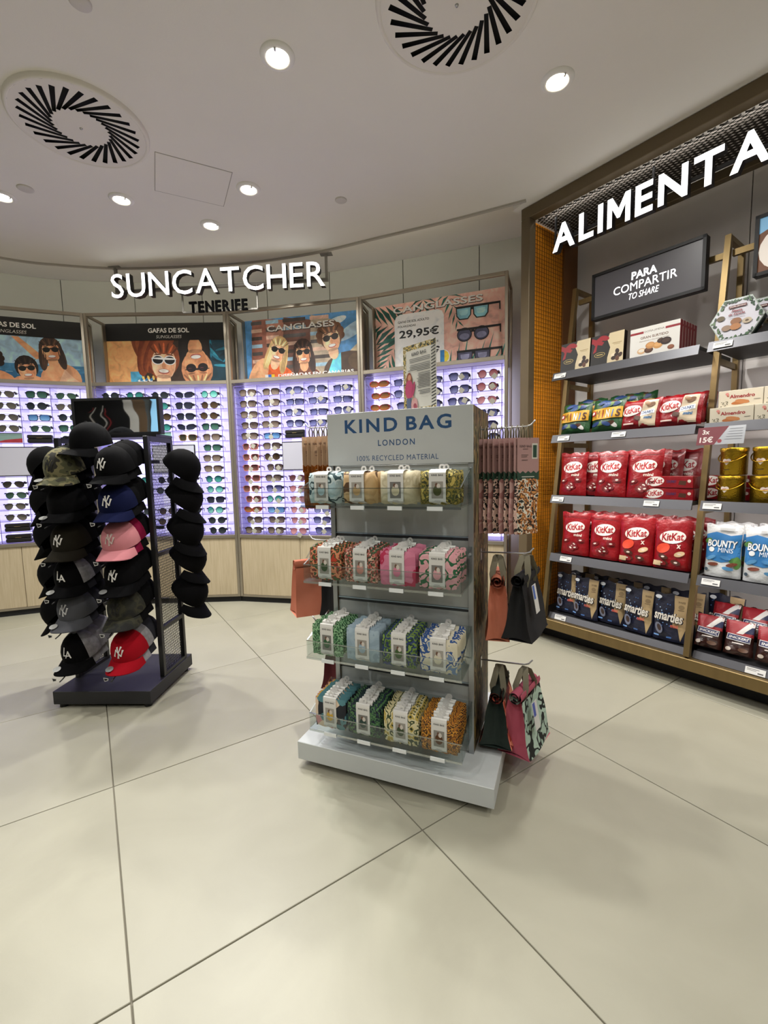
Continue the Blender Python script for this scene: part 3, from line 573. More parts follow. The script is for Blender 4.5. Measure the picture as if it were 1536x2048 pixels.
STY = {  # name: kind, frame, lens top, lens bottom, metal, words
 'avi': ('aviator', '#4a453c', '#4b4842', '#6d685e', 1, 'grey metal aviator sunglasses'), 'avg': ('aviator', '#3d4a40', '#31463c', '#4f6a58', 1, 'green aviator sunglasses'),
 'sqg': ('sq', '#1b2420', '#27433a', '#4e7668', 0, 'black square sunglasses with green lenses'), 'sqb': ('sq', '#0d0e12', '#23262f', '#3a3e4b', 0, 'black square sunglasses with dark lenses'),
 'blu': ('flat', '#1c2440', '#2c5f9e', '#7fb0dd', 0, 'flat-top sunglasses with blue mirror lenses'), 'cat': ('cat', '#0b0b0f', '#1d1f2a', '#34384a', 0, 'black cat-eye sunglasses'),
 'bro': ('round', '#2e2116', '#33291f', '#5a4938', 0, 'dark brown round sunglasses'), 'min': ('round', '#141a1c', '#2f8f86', '#8fd3c8', 0, 'black round sunglasses with mint mirror lenses'),
 'cor': ('sq', '#d07f70', '#3f2723', '#8d5f55', 0, 'coral pink framed sunglasses'), 'tor': ('sq', '#3b2a1e', '#4a3d35', '#8f8176', 0, 'tortoise square sunglasses with grey lenses'),
 'vio': ('sq', '#14151f', '#2c2d55', '#8c8fc0', 0, 'black sunglasses with violet gradient lenses'), 'vif': ('flat', '#14151f', '#2a2b50', '#7d80b4', 0, 'flat-top sunglasses with violet gradient lenses'),
 'ros': ('round', '#5a2a2e', '#8c4650', '#c58e93', 0, 'rose lens round sunglasses'), 'roa': ('aviator', '#6b3a3a', '#9a525c', '#cf9aa0', 1, 'rose lens aviator sunglasses'), 'spo': ('wrap', '#a8281f', '#3c3530', '#b0723f', 0, 'red wraparound sport sunglasses'),
 'gld': ('sq', '#b58f52', '#2c2a22', '#4b4a3c', 0, 'amber framed square sunglasses'), 'rnd': ('round', '#101114', '#24282b', '#3c4347', 0, 'black round sunglasses'), 'tea': ('round', '#101818', '#1f5c5a', '#4d9d95', 0, 'black round sunglasses with teal lenses')}
CNAME = ['beach friends poster', 'two faces poster', 'street friends poster', 'palm leaf poster']
CGRP = ['sunglasses under the beach friends poster', 'sunglasses under the two faces poster', 'sunglasses under the street friends poster', 'sunglasses under the palm leaf poster']
SROOT = {}
def put_specs(ci, r, c, sty, tagged):
    F, W = CAB[ci]; kind, fc, lc, l2, metal, words = STY[sty]; fr, ln, tm = specs_meshes(kind, fc, lc, l2, metal)
    x = CX0 + CP * (c + .5) + rnd.uniform(-.008, .008); y = .03 + rnd.uniform(0, .02); z = ZB + RP * (13 - r) + .003
    t = T('sunglasses', '%s, %s shelf down, column %s, under %s' % (words, ORD[r], ['one', 'two', 'three', 'four', 'five'][c], CNAME[ci]), 'sunglasses', F(x, y, z), F.a + rnd.uniform(-.1, .13), CGRP[ci])
    t.scale = (1.12, 1.12, 1.12); O('frame', fr, t)
    for k in (0, 1): O('lens', ln[k], t); O('temple', tm[k], t)
    O('security_tag', LOCKM, t, (.066, .03, .03))
    if tagged: O('price_tag', TAGM, t, (.035 + rnd.uniform(-.02, .03), -.045, .008 + rnd.uniform(-.012, .02)), (0, .75 + rnd.uniform(-.3, .3), 0))
ch = rnd.choice
for r in range(14):
    for c in range(5):
        if c >= 2:
            if not (r == 4 and c in (2, 3)) and not (5 <= r <= 7 and c < 4) and not (r >= 12 and c in (2, 3)): put_specs(0, r, c, 'blu' if (r, c) == (2, 3) else 'sqg' if (r, c) in ((0, 3), (10, 3), (3, 4)) else ch(['avi', 'avi', 'avg', 'rnd']), False)
        if (c >= 3 or r < 4 or r in (8, 9, 11, 12)) and not (5 <= r <= 7 and c == 3):
            put_specs(1, r, c, 'gld' if (r, c) == (4, 3) else ['cat', 'sqb', 'sqb', 'cat', 'rnd', 'sqb', 'rnd', 'sqb', 'sqb', 'sqb', 'rnd', 'rnd', 'sqb', 'rnd'][r] if c == 3 else ['min', 'bro', 'bro', 'sqg', 'tor', 'sqg', 'tor', 'tor', 'tea', 'min', 'sqb', 'min', 'rnd', 'rnd'][r] if c == 4 else ch(['tea', 'rnd', 'bro']), False)
        if (c <= 1 or (c == 2 and r < 4) or (c in (2, 3) and r >= 8) or (c >= 3 and r < 4)):
            put_specs(2, r, c, ('cor' if 5 <= r <= 10 else 'spo' if r == 11 else 'tor') if c == 0 else ['tor', 'tor', 'tor', 'tor', 'blu', 'tor', 'bro', 'tor', 'tor', 'vio', 'min', 'blu', 'tor', 'tor'][r] if c == 1 else 'roa' if c == 2 and r >= 8 else ch(['vio', 'vif']), r > 3 or (c + r) % 2 == 0)
        if r < 5 or (c == 4 and r < 8) or (c == 3 and r < 6):
            put_specs(3, r, c, 'spo' if c == 0 else 'ros' if c == 4 and r in (0, 1) else 'roa' if c == 4 and r == 2 else ch(['vio', 'vif']), c >= 2)
# mirrors, cases and cards standing in the displays
def standing(ci, name, label, cat, x0, x1, r_low, hgt, build, group=None):
    F, W = CAB[ci]; t = T(name, label, cat, F((x0 + x1) / 2, -.036 if name == 'counter_mirror' else .03, ZB + RP * (13 - r_low) + .003), F.a, group); build(t, (x1 - x0) / 2, hgt); return t
M_MIRROR = mat('#e8ebee', .03, 1, name='mirror_glass')
def mir(t, w, h):
    O('frame', B().box(-w, w, .004, .016, 0, h, M_DARKSTEEL, .002), t); O('glass', B().box(-w + .008, w - .008, .0, .0035, .008, h - .008, mat('#e4e4f2', .12, .45, name='tilted_mirror_glass')), t); O('foot', B().box(-w - .02, w + .02, -.004, .03, -.0, .006, M_DARKSTEEL), t)
for ci, x0, x1, lb in ((0, .47, .86, 'framed counter mirror in the cabinet under the beach friends poster'), (1, .5, .86, 'framed counter mirror in the cabinet under the two faces poster'), (2, .47, .86, 'framed counter mirror in the cabinet under the street friends poster')): standing(ci, 'counter_mirror', lb, 'mirror', x0, x1, 7, .235, mir, 'counter mirrors')
def case(t, w, h): O('lower_shell', B().box(-w, w, .0, .05, 0, h * .5, mat('#15130f', .45), .006), t); O('lid', B().box(-w, w, .0, .05, h * .5 + .001, h, mat('#1a1712', .45), .006), t); O('logo', B().box(-.02, .02, -.0006, 0, h * .6, h * .64, mat('#8a7648', .5)), t)
for ci, c, r, lb in ((0, 3, 4, 'black spectacle case beside the green and red card'), (0, 2, 12, 'upper black spectacle case left low in the beach cabinet'), (0, 3, 12, 'upper black spectacle case right low in the beach cabinet'), (0, 2, 13, 'lowest black spectacle case left in the beach cabinet'), (0, 3, 13, 'lowest black spectacle case right in the beach cabinet'), (2, 2, 4, 'black spectacle case behind the hanging orange packs')):
    x = CX0 + CP * (c + .5); standing(ci, 'spectacle_case', lb, 'case', x - .085, x + .085, r, .065, case, 'black spectacle cases')
def card(t, w, h): O('card', B().box(-w, w, 0, .003, 0, h, mat('#7f9a93', .5)), t); d = B(); d.poly([(-w, .001), (w, .001), (w, h * .45), (-w * .2, h * .3)], P('#8f2a30')); d.rect(-w, w, h * .75, h * .8, P('#5f7a73')); O('print', d, t)
standing(0, 'brand_card', 'small green and red advertising card in the beach cabinet', 'card', CX0 + CP * 2 + .01, CX0 + CP * 3 - .01, 4, .078, card, 'advertising cards')
standing(1, 'brand_card', 'small pale green advertising card in the two faces cabinet', 'card', CX0 + CP * 2 + .05, CX0 + CP * 3 - .02, 4, .078, lambda t, w, h: O('card', B().box(-w, w, 0, .003, 0, h, mat('#7fb0a5', .5)), t), 'advertising cards')
# ============================================================ black cap rack
RF = Frame(-1.654, 2.099, -1.84)
M_RACK = mat('#09090c', .42); M_RACKB = noisemat('navy_black_laminate', [(0, '#121216'), (1, '#17171c')], 20, .5, .02)
t = T('cap_rack', 'black metal cap rack with mesh sides and mirror header', 'display rack', RF(0, 0, 0), RF.a)
O('base', sbox(0, .49, 0, .445, .022, .088, M_RACKB, .002), t); b = B()
for x, y in ((.03, .03), (.46, .03), (.03, .41), (.46, .41)): b.lathe([(.001, 0), (.018, 0), (.018, .022)], M_BLACK, 12, (x, y, 0))
O('feet', b, t)
def lattice(b, y0, y1, z0, z1, x, m, px=.0125, ratio=2.3, wd=.0016):
    """expanded metal: two sets of steep bars in the plane x = const"""
    H = z1 - z0; Wd = y1 - y0; k = -H / ratio
    while k < Wd:
        for sg in (1, -1):
            a, e = k, k + H / ratio; za, ze = z0, z1
            if a < 0: za = z0 + (0 - a) * ratio; a = 0
            if e > Wd: ze = z0 + (Wd - k) * ratio; e = Wd
            if e - a > .001:
                ya, ye = (y0 + a, y0 + e) if sg > 0 else (y1 - a, y1 - e); b.bar((x, ya, za), (x, ye, ze), wd, .0016, m)
        k += px
for xs, nm in ((.006, 'a'), (.46, 'b')):
    sf = O('side_frame', B().box(xs, xs + .024, .15, .175, .088, 1.335, M_RACK, .002).box(xs, xs + .024, .376, .4, .088, 1.335, M_RACK, .002).box(xs, xs + .024, .175, .376, 1.31, 1.335, M_RACK).box(xs, xs + .024, .175, .376, .088, .105, M_RACK).box(xs, xs + .024, .175, .376, .33, .35, M_RACK).box(xs, xs + .024, .175, .376, .72, .74, M_RACK), t)
    b = B()
    for z0, z1 in ((.105, .33), (.35, .72), (.74, 1.31)): lattice(b, .176, .375, z0, z1, xs + .012, M_RACK)
    O('mesh_panel', b, sf)
O('top_shelf', sbox(.006, .484, .235, .4, 1.336, 1.35, M_RACK), t)
for z in (.45, .85, 1.2): O('cross_bar', sbox(.031, .459, .29, .3, z, z + .018, M_RACK), t)
hd = O('header_box', B().box(.045, .505, .25, .285, 1.351, 1.54, M_BLACK, .002).box(.045, .505, .244, .25, 1.351, 1.363, M_BLACK).box(.045, .505, .244, .25, 1.528, 1.54, M_BLACK).box(.045, .055, .244, .25, 1.363, 1.528, M_BLACK).box(.492, .505, .244, .25, 1.363, 1.528, M_BLACK), t)
m, nt, p = newmat('wavy_mirror_foil'); p.inputs['Metallic'].default_value = 1; p.inputs['Roughness'].default_value = .02; p.inputs['Base Color'].default_value = lin('#dfe3e6')
wv = nt.nodes.new('ShaderNodeTexNoise'); wv.inputs['Scale'].default_value = 9; wv.inputs['Detail'].default_value = 0; bp = nt.nodes.new('ShaderNodeBump'); bp.inputs['Strength'].default_value = .35; bp.inputs['Distance'].default_value = .01
nt.links.new(coords(nt, (.3, 1, 1.4)), wv.inputs['Vector']); nt.links.new(wv.outputs['Fac'], bp.inputs['Height']); nt.links.new(bp.outputs[0], p.inputs['Normal'])
O('mirror_face', sbox(.055, .492, .2475, .2498, 1.363, 1.528, m), hd, label='wavy mirror foil face of the header')
# ------------------------------------------------------------ caps
CR, CRY, CH = .083, .098, .118
def crad(z): return max(0, 1 - (max(z, 0) / CH) ** 2.5) ** .5
def fab(c, k=0): return noisemat('cap_cloth_%s' % c, [(.3, c), (.7, c)], 60, .9, .12, bscale=900, spec=.12)
CAMO = printmat('camouflage_cloth', ['#2b2a1c', '#4a4a31', '#6d6747', '#24221a'], 22, .6, 1, 'noise', .9); CAMO2 = printmat('dark_camouflage_cloth', ['#0f0f0b', '#1c1d12', '#2b2a19', '#121008'], 22, .6, 4, 'noise', .9)
MONO = {}
def mono(kind, c):
    """raised letter monogram on the crown front"""
    if (kind, c) in MONO: return MONO[(kind, c)]
    d = B(); m = mat(c, .7)
    if kind == 'NY':
        def st(a, b, wa, wb):
            ax, az, bx, bz = a[0], a[1], b[0], b[1]; l = math.hypot(bx - ax, bz - az); nx, nz = -(bz - az) / l, (bx - ax) / l; k = []
            for f, q in ((0, wa), (.25, wa * .72), (.75, wb * .72), (1, wb)): k.append((ax + (bx - ax) * f, az + (bz - az) * f, q))
            d.poly([(x + nx * q, z + nz * q) for x, z, q in k] + [(x - nx * q, z - nz * q) for x, z, q in k[::-1]], m)
        st((-.019, .040), (-.012, .072), .0042, .003); st((-.013, .073), (.013, .042), .003, .004); st((.012, .041), (.021, .070), .003, .0042)
        st((-.007, .083), (.001, .058), .0045, .0028); st((.012, .084), (.001, .058), .0045, .0028); st((.001, .06), (-.001, .032), .003, .0048)
    else:
        d.text('L', -.006, .063, .022, .038, m, .012); d.text('A', .008, .052, .03, .034, m, .012)
    def f(x, y, z): k = crad(z) ** 2 - (x / CR) ** 2; return (x, -CRY * math.sqrt(max(k, .01)) - .0022 + y, z)
    MONO[(kind, c)] = d.warp(f).mesh('monogram'); return MONO[(kind, c)]
CAPM = {}
def cap_meshes(front, side, brim):
    key = (front.name, side.name, brim.name)
    if key in CAPM: return CAPM[key]
    b = B(); n = 36; zs = [0, .02, .045, .07, .09, .104, .113, .1165]
    def pt(q, z): r = crad(z); g = 1 - .014 * max(0, math.cos(3 * q)) ** 40; return (CR * r * g * math.cos(q), CRY * r * g * math.sin(q), z)
    fa = {True: [], False: []}
    for k in range(len(zs) - 1):
        for j in range(n):
            mid = (2 * math.pi * (j + .5) / n + 1.5 * math.pi) % (2 * math.pi) - math.pi; fa[abs(mid) < 1.1].append((k * n + j, k * n + (j + 1) % n, (k + 1) * n + (j + 1) % n, (k + 1) * n + j))
    b.add([pt(2 * math.pi * j / n, z) for z in zs for j in range(n)], fa[True], front, True)
    if side not in b.mats: b.mats.append(side)
    b.f += fa[False]; b.i += [b.mats.index(side)] * len(fa[False]); b.s += [True] * len(fa[False])
    r = crad(zs[-1]); b.add([(0, 0, CH)] + [(CR * r * math.cos(2 * math.pi * j / n), CRY * r * math.sin(2 * math.pi * j / n), zs[-1]) for j in range(n)], [(0, 1 + j, 1 + (j + 1) % n) for j in range(n)], side, True)
    br = B()
    def bf(u, v, dz=0):
        q = -math.pi / 2 + (u - .5) * 2.35; x, y = CR * math.cos(q), CRY * math.sin(q); L = .072 * math.cos((u - .5) * 2.5) ** .6 if abs(u - .5) < .5 else .004
        x2 = x * (1 + .12 * v); y2 = y - v * max(L, .004); return (x2, y2, .004 + dz - 4.6 * x2 * x2 * (.35 + .65 * v) - .012 * v)
    br.grid(lambda u, v: bf(u, v), 18, 5, brim); br.grid(lambda u, v: bf(1 - u, v, -.003), 18, 5, brim)
    CAPM[key] = (b.mesh('crown'), br.mesh('brim'), B().lathe([(.001, CH + .004), (.006, CH + .003), (.008, CH - .001)], side, 12).mesh('button'), B().lathe([(.001, 0), (.017, 0)], mat('#b9bbb8', .25, .7), 20).mesh('sticker')); return CAPM[key]
def cap(label, loc, rot, front, side=None, brim=None, logo=None, lc='#cfccc6', sticker=False, group='baseball caps on the rack'):
    side = side or front; brim = brim or front; cm = cap_meshes(front, side, brim); t = T('baseball_cap', label, 'cap', loc, 0, group, rot=rot)
    O('crown', cm[0], t); O('brim', cm[1], t); O('button', cm[2], t)
    if logo: O('monogram', mono(logo, lc), t, label='raised letter monogram')
    if sticker: O('sticker', cm[3], t, (-.03, -CRY - .04, .004), (.12, .1, 0), label='round foil size sticker')
    return t
BK = fab('#020203'); NAVY = fab('#0a1030'); OLV = fab('#1e1b14'); PINK = fab('#b9777c'); GREY = fab('#4b4c50'); LGREY = noisemat('washed_grey_mesh', [(.3, '#6b6a6c'), (.7, '#8b8a8c')], 40, .8, .2, bscale=600); RED = fab('#8f0a18'); MAG = fab('#6a0a2c'); DKG = fab('#26262b')
ROWZ = [1.168, .995, .815, .643, .478, .268]
SPEC = [[('camouflage', CAMO, None, 'NY', '#0c0b09', 1), ('black', BK, None, 'NY', '#cfccc6', 0)], [('black foil-stickered', BK, None, None, '', 1), ('navy blue', NAVY, None, 'NY', '#cfccc6', 0)],
        [('dark olive', OLV, None, 'NY', '#cfccc6', 0), ('pink', PINK, None, 'NY', '#b9a9a0', 0)], [('black and grey mesh', BK, LGREY, 'LA', '#cfccc6', 1), ('plain black', BK, None, 'NY', '#cfccc6', 1)],
        [('grey', GREY, None, 'NY', '#b3b3b3', 1), ('dark camouflage', CAMO2, None, 'NY', '#070706', 0)], [('black two-tone', BK, LGREY, 'LA', '#cfccc6', 1), ('red', RED, None, 'NY', '#cfccc6', 1)]]
flag = B().add([(-.011, 0, 0), (.013, 0, -.004), (.011, 0, -.015), (-.006, 0, -.019)], [(0, 1, 2, 3)], mat('#c9c7c2', .6)); flag.layer = 2; flag.add([(-.008, -.0005, -.003), (.01, -.0005, -.006), (.008, -.0005, -.013), (-.0045, -.0005, -.016)], [(0, 1, 2, 3)], mat('#111111', .6)); flag.text('NE', .0015, -.0095, .011, .007, mat('#c9c7c2', .6), .02)
flagm = flag.mesh('hook_flag'); hookm = B().tube([(0, .288, .05), (0, .1, -.012), (0, -.075, -.078), (0, -.095, -.083)], .003, M_RACK, 6).mesh('cap_hook')
rk = [o for o in bpy.data.objects if o.name == 'cap_rack'][0]
for r in range(6):
    for c in range(2):
        nm, fm, sm, lg, lc, st = SPEC[r][c]; x = (.12, .366)[c]; z = ROWZ[r]; rot = (.32, 0, RF.a + rnd.uniform(-.1, .05))
        h = O('cap_hook', hookm, rk, (x, 0, z)); O('hook_flag', flagm, h, (-.02, -.102, -.06), label='small white logo flag at the hook tip')
        cap('%s baseball cap in front on its hook' % nm if lg != 'LA' else '%s baseball cap with two-letter front badge' % nm, RF(x, .075, z), rot, fm, sm, None, lg, lc or '#ffffff', st)
        for k, (dm, dn) in enumerate({(2, 1): [(MAG, 'crimson'), (BK, 'black')], (5, 1): [(LGREY, 'washed grey'), (DKG, 'charcoal')], (4, 0): [(DKG, 'charcoal'), (BK, 'black')], (5, 0): [(LGREY, 'washed grey'), (LGREY, 'washed grey')], (3, 0): [(DKG, 'charcoal'), (BK, 'black')]}.get((r, c), [(BK, 'black'), (BK, 'black')])):
            cap('%s cap nested %s behind the %s cap' % (dn, ['first', 'second'][k], nm), RF(x + .002 * (k + 1), .075 + .048 * (k + 1), z + .017 * (k + 1)), rot, dm)
cap('plain black cap perched on top of the rack below its header', RF(.22, .125, 1.288), (.2, 0, RF.a - .3), BK)
for k, z in enumerate((1.19, 1.0, .82, .61, .41)):
    cap('plain black cap on the rack side facing the beach poster, %s from top' % ORD[k], RF(-.1, .25, z), (.72, 0, RF.a - math.pi / 2 + rnd.uniform(-.2, .2)), BK, group='black caps on the rack sides')
for k, z in enumerate((1.16, 1.0, .83, .68, .5)):
    cap('plain black cap on the rack side facing the white stand, %s from top' % ORD[k], RF(.585, .25, z), (.72, 0, RF.a + math.pi / 2 + rnd.uniform(-.4, .3)), BK, group='black caps on the rack sides')
# ============================================================ white bag stand
KF = Frame(-.009, 1.492, -22.14)
M_LAM = noisemat('white_laminate', [(0, '#b9bdbc'), (1, '#c1c5c4')], 12, .45, .01); M_ALU = mat('#a9adb0', .35, .6)
M_FOLI = printmat('brown_foliage_wrap', ['#3a2a1a', '#6d5638', '#2c2a1c', '#8a7350', '#4f5134', '#231a12', '#76602f'], 26, 1.2, 2, 'noise', .6, (1, 1, .3))
NAVYTXT = mat('#1d4a78', .5)
t = T('bag_display_stand', 'white freestanding stand with blue lettering on its header', 'display stand', KF(0, 0, 0), KF.a)
O('base', B().box(-.375, .375, 0, .63, .03, .102, M_LAM, .002), t); b = B()
for x, y in ((-.3, .06), (.3, .06), (-.3, .57), (.3, .57), (0, .06)): b.lathe([(.001, 0), (.02, 0), (.02, .03)], M_BLACK, 12, (x, y, 0))
O('feet', b, t)
for x0, x1 in ((-.28, -.262), (.262, .28)): O('side_panel', sbox(x0, x1, .16, .475, .102, 1.358, M_FOLI), t, label='side panel wrapped in brown leaf print'); O('edge_profile', sbox(x0, x1, .155, .16, .102, 1.161, M_ALU), t)
for z0, z1 in ((.103, .352), (.366, .63), (.645, .888), (.903, 1.161)):
    O('slat_panel', sbox(-.261, .261, .165, .178, z0, z1, M_LAM, .001), t)
for z in (.352, .63, .888): O('groove_rail', B().box(-.261, .261, .168, .178, z, z + .015, mat('#4a4d50', .4, .5)).box(-.261, .261, .162, .168, z + .011, z + .015, mat('#a8bccb', .3, .7)), t)
O('core', sbox(-.261, .261, .18, .455, .102, 1.355, M_LAM), t); O('rear_panel', sbox(-.261, .261, .456, .474, .102, 1.355, M_LAM), t)
h = O('header_board', sbox(-.28, .28, .15, .16, 1.162, 1.358, M_LAM, .001), t)
for q in (0, 1, 2, 3):
  d = B()
  if q == 0: d.text('KIND', -.098, 1.307, .212, .05, NAVYTXT, .03, 0, 1.25)
  if q == 1: d.text('BAG', .124, 1.307, .165, .05, NAVYTXT, .03, 0, 1.25)
  if q == 2: d.text('LONDON', .002, 1.242, .142, .022, NAVYTXT, .012, 0, 1.3)
  if q == 3: d.text('100% RECYCLED MATERIAL', .002, 1.187, .315, .019, NAVYTXT, .045, 0, 1.1)
  O('lettering', d, h, (0, .1498, 0), label='dark blue printed lettering')
# ------------------------------------------------------------ acrylic trays
M_ACR = clearmat('clear_acrylic', '#f6f9f9', .015); M_ACE = clearmat('acrylic_edge', '#dfe8ea', .35, .1)
TZ = [1.02, .745, .46, .18]
def tray(z, label):
    t = T('acrylic_tray', label, 'tray', KF(0, 0, z), KF.a, 'clear acrylic trays on the stand'); x0, x1, y0, y1 = -.302, .276, -.022, .153
    O('floor_plate', sbox(x0, x1, y0, y1, 0, .005, M_ACR), t); O('front_lip', B().box(x0, x1, y0, y0 + .004, .0055, .062, M_ACR).box(x0, x1, y0, y0 + .004, .0622, .065, M_ACE), t); O('back_plate', sbox(x0, x1, y1 - .004, y1, .0055, .125, M_ACR), t)
    for x in (x0, x1 - .004): b = B().prism([(y0 + .005, .0055), (y1 - .005, .0055), (y1 - .005, .125), (y0 + .005, .064)], x, x + .004, M_ACR, 'x'); b.bar((x + .002, y0 + .004, .065), (x + .002, y1 - .004, .126), .004, .002, M_ACE); O('side_plate', b, t)
    O('edge', B().box(x0, x1, y0 - .002, y0 - .0005, -.004, .004, M_ACE), t)
    for k in range(4): x = x0 + .09 + .135 * k; O('label_clip', sbox(x - .025, x + .025, y0 - .006, y0 - .0025, -.008, .005, mat('#dfe3e3', .3)), t)
for k, z in enumerate(TZ): tray(z, 'clear acrylic tray, %s from the stand header' % ['first', 'second', 'third', 'fourth'][k])
# ------------------------------------------------------------ folded bags in paper sleeves
M_PAPER = mat('#d8d6d0', .7); M_TAB = mat('#dad8d4', .5)
PRN = [[('pale blue leaf', ['#b8cdd0', '#a9c2c8', '#c6d6d6', '#2f4a4f', '#bdd0d2'], 9, 'noise'), ('sand coloured', ['#c9a878', '#c2a070', '#cfae80', '#5a3d22', '#c9a878'], 6, 'noise'), ('cream', ['#cfc3a3', '#d6cbab', '#c8bc9b', '#d9cfb2'], 9, 'noise'), ('yellow leaf', ['#b9a452', '#4a4f22', '#8d7d33', '#2f3518', '#c7b564'], 16, 'noise')],
       [('red and green fruit', ['#b5371f', '#2f4a25', '#d98a63', '#7c2417', '#41602f'], 15, 'noise'), ('small multicolour floral', ['#7c4a3a', '#c98a7c', '#3f5a3a', '#d9b39a', '#a8443c', '#2c3a2a'], 70, 'voronoi'), ('bright pink', ['#c9718c', '#d27d96', '#cf7892', '#b52a4f', '#d4809a'], 7, 'noise'), ('pink monstera leaf', ['#d79aa0', '#d99fa4', '#24603c', '#dca6aa', '#d79aa0'], 10, 'noise')],
       [('green lily', ['#5d8f62', '#2a5a35', '#86b183', '#1f4a2b', '#9cc096'], 20, 'noise'), ('plain light blue', ['#8fa3b0', '#97abb8', '#9db0bb', '#8b9eab'], 8, 'noise'), ('blue and green jungle', ['#1f2c52', '#3f5a2a', '#6f8a3a', '#27386b', '#18351f', '#7c9a4a'], 18, 'noise'), ('cream with blue flowers', ['#cfc7ae', '#d4ccb4', '#2c4f8a', '#d1c9b0', '#6d86a8'], 13, 'noise')],
       [('colour block', ['#c7878a', '#caa23a', '#1c1f26', '#4f7f86', '#d9c2a8'], 9, 'voronoi'), ('navy leaf', ['#15212f', '#1f3b33', '#4f7a4a', '#101a26', '#22344a'], 26, 'noise'), ('cream olive', ['#cfc497', '#39472a', '#d6cca2', '#b9a24f', '#2a341f'], 13, 'noise'), ('orange butterfly', ['#a8691c', '#5a3412', '#c98a2c', '#3a240f', '#b5782a'], 22, 'noise')]]
def pouch_meshes(pm, w, h, th, seed, photo):
    rr = random.Random(seed); b = B(); nu, nv = 10, 9; ph = [rr.uniform(0, 6) for _ in range(6)]
    def sf(sgn):
        def f(u, v):
            a, c = (u - .5) * 2, (v - .5) * 2; ex = 1 - abs(a) ** 6; ez = 1 - abs(c) ** 6; g = (max(ex, 0) * max(ez, 0)) ** .35
            wr = .05 * math.sin(7 * a + ph[0] + 3 * c) + .05 * math.sin(9 * c + ph[1] - 2 * a); xx = w / 2 * a * (1 - .03 * abs(c) ** 3); zz = h / 2 + h / 2 * c * (1 - .03 * abs(a) ** 3)
            return (xx, sgn * th / 2 * g * (1 + wr), zz + .002 * math.sin(11 * a + ph[2]))
        return f
    b.grid(sf(-1), nu, nv, pm); b.grid(lambda u, v: sf(1)(1 - u, v), nu, nv, pm)
    sl = B(); sw = w * .21; e = th / 2 * 1.07 + .0012; prof = [(-e, .012), (-e, h * .5), (-e, h - .008), (-e * .7, h + .001), (0, h + .0035), (e * .7, h + .001), (e, h - .008), (e, .012), (0, -.0005 + .002)]
    n = len(prof); vs = [(x, p[0], p[1]) for x in (-sw, sw) for p in prof]; sl.add(vs, [(j, (j + 1) % n, n + (j + 1) % n, n + j) for j in range(n)], M_PAPER)
    d = B(); d.text('KIND BAG', 0, h * .86, sw * 1.35, .006, mat('#3a3a3c', .6), .03, 0, 1.15); k, m = photo
    d.rect(-sw * .68, sw * .68, h * .2, h * .68, mat(['#8d8880', '#a29c92', '#77746e', '#9a948a'][k % 4], .6)); d.ell(0, h * .42, sw * .5, h * .15, mat(m, .6)); d.ell(-sw * .1, h * .58, sw * .16, h * .06, mat('#6b4a38', .6)); d.ell(sw * .15, h * .55, sw * .22, h * .07, mat('#d2c8bc', .6)); d.rect(-sw * .5, sw * .5, h * .09, h * .1, mat('#8a8a8a', .6)); d.rect(-sw * .35, sw * .35, h * .125, h * .135, mat('#8a8a8a', .6))
    d.v = [(p[0], p[1] - e - .0004, p[2]) for p in d.v]
    tb = B(); ring = [(.011 * math.cos(2 * math.pi * j / 14), .011 * math.sin(2 * math.pi * j / 14)) for j in range(14)]; zc = h + .009
    tb.add([(r[0], e * .9, zc + r[1]) for r in ring] + [(r[0] * .42, e * .9, zc + r[1] * .42) for r in ring], [(j, (j + 1) % 14, 14 + (j + 1) % 14, 14 + j) for j in range(14)], M_TAB)
    return [('cloth', b.mesh('cloth')), ('paper_sleeve', sl.mesh('paper_sleeve')), ('print', d.mesh('print')), ('hanging_tab', tb.mesh('hanging_tab'))]
COLX = [-.225, -.085, .055, .195]
for r in range(4):
    for c in range(4):
        nm, cols, scl, kd = PRN[r][c]; pm = printmat('bag_print_%d_%d' % (r, c), cols, scl * 2.8, .5, r * 5 + c, kd)
        deep = r == 0; cnt = 2 if deep else [0, 7, 9, 10][r]; th = .066 if deep else .146 / cnt; ms = pouch_meshes(pm, .132 if deep else .128, .118 if not deep else .112, th * (.9 if deep else .72), r * 7 + c, (r * 3 + c, cols[1]))
        for k in range(cnt):
            y = .0 + th * (k + .5) - .006; lb = '%s folded bag, %s in its row, %s tray down' % (nm, 'front one' if k == 0 else ORD[k], ORD[r])
            t = T('folded_bag', lb, 'folded bag', KF(COLX[c] + rnd.uniform(-.003, .003), y, TZ[r] + .0075 + (0 if k == 0 or deep else rnd.uniform(0, .007))), KF.a + rnd.uniform(-.008, .008), '%s folded bags' % nm)
            for pn, me in ms: O(pn, me, t)
# ------------------------------------------------------------ information card on top
t = T('information_card', 'tall printed information card with zebra border on the stand top', 'card', KF(.055, .27, 1.3585), R(-49)); w, h = .085, .255
O('card', sbox(-w, w, 0, .004, 0, h, mat('#c6c5bd', .6)), t); d = B(); d.rect(-w, w, 0, h, mat('#bcb9ae', .6))
bord = printmat('leaf_border', ['#8d7a4a', '#c9bd9a', '#4a4a2a', '#b39a55', '#2f3322'], 60, .6, 3, 'noise')
for a in ((-w, -w + .016, 0, h), (-w, w, h - .02, h), (-w, w, 0, .018)): d.rect(*a, bord)
for k in range(22): z = .004 + k * .0115; d.poly([(w - .022, z), (w, z + .006), (w, z + .0105), (w - .022, z + .004)], mat('#24231f', .6))
d.text('KIND BAG', .0, h - .036, .075, .012, mat('#4a4a48', .6), .03, 0, 1.1); rr = random.Random(5); tx = mat('#5a5a56', .6)
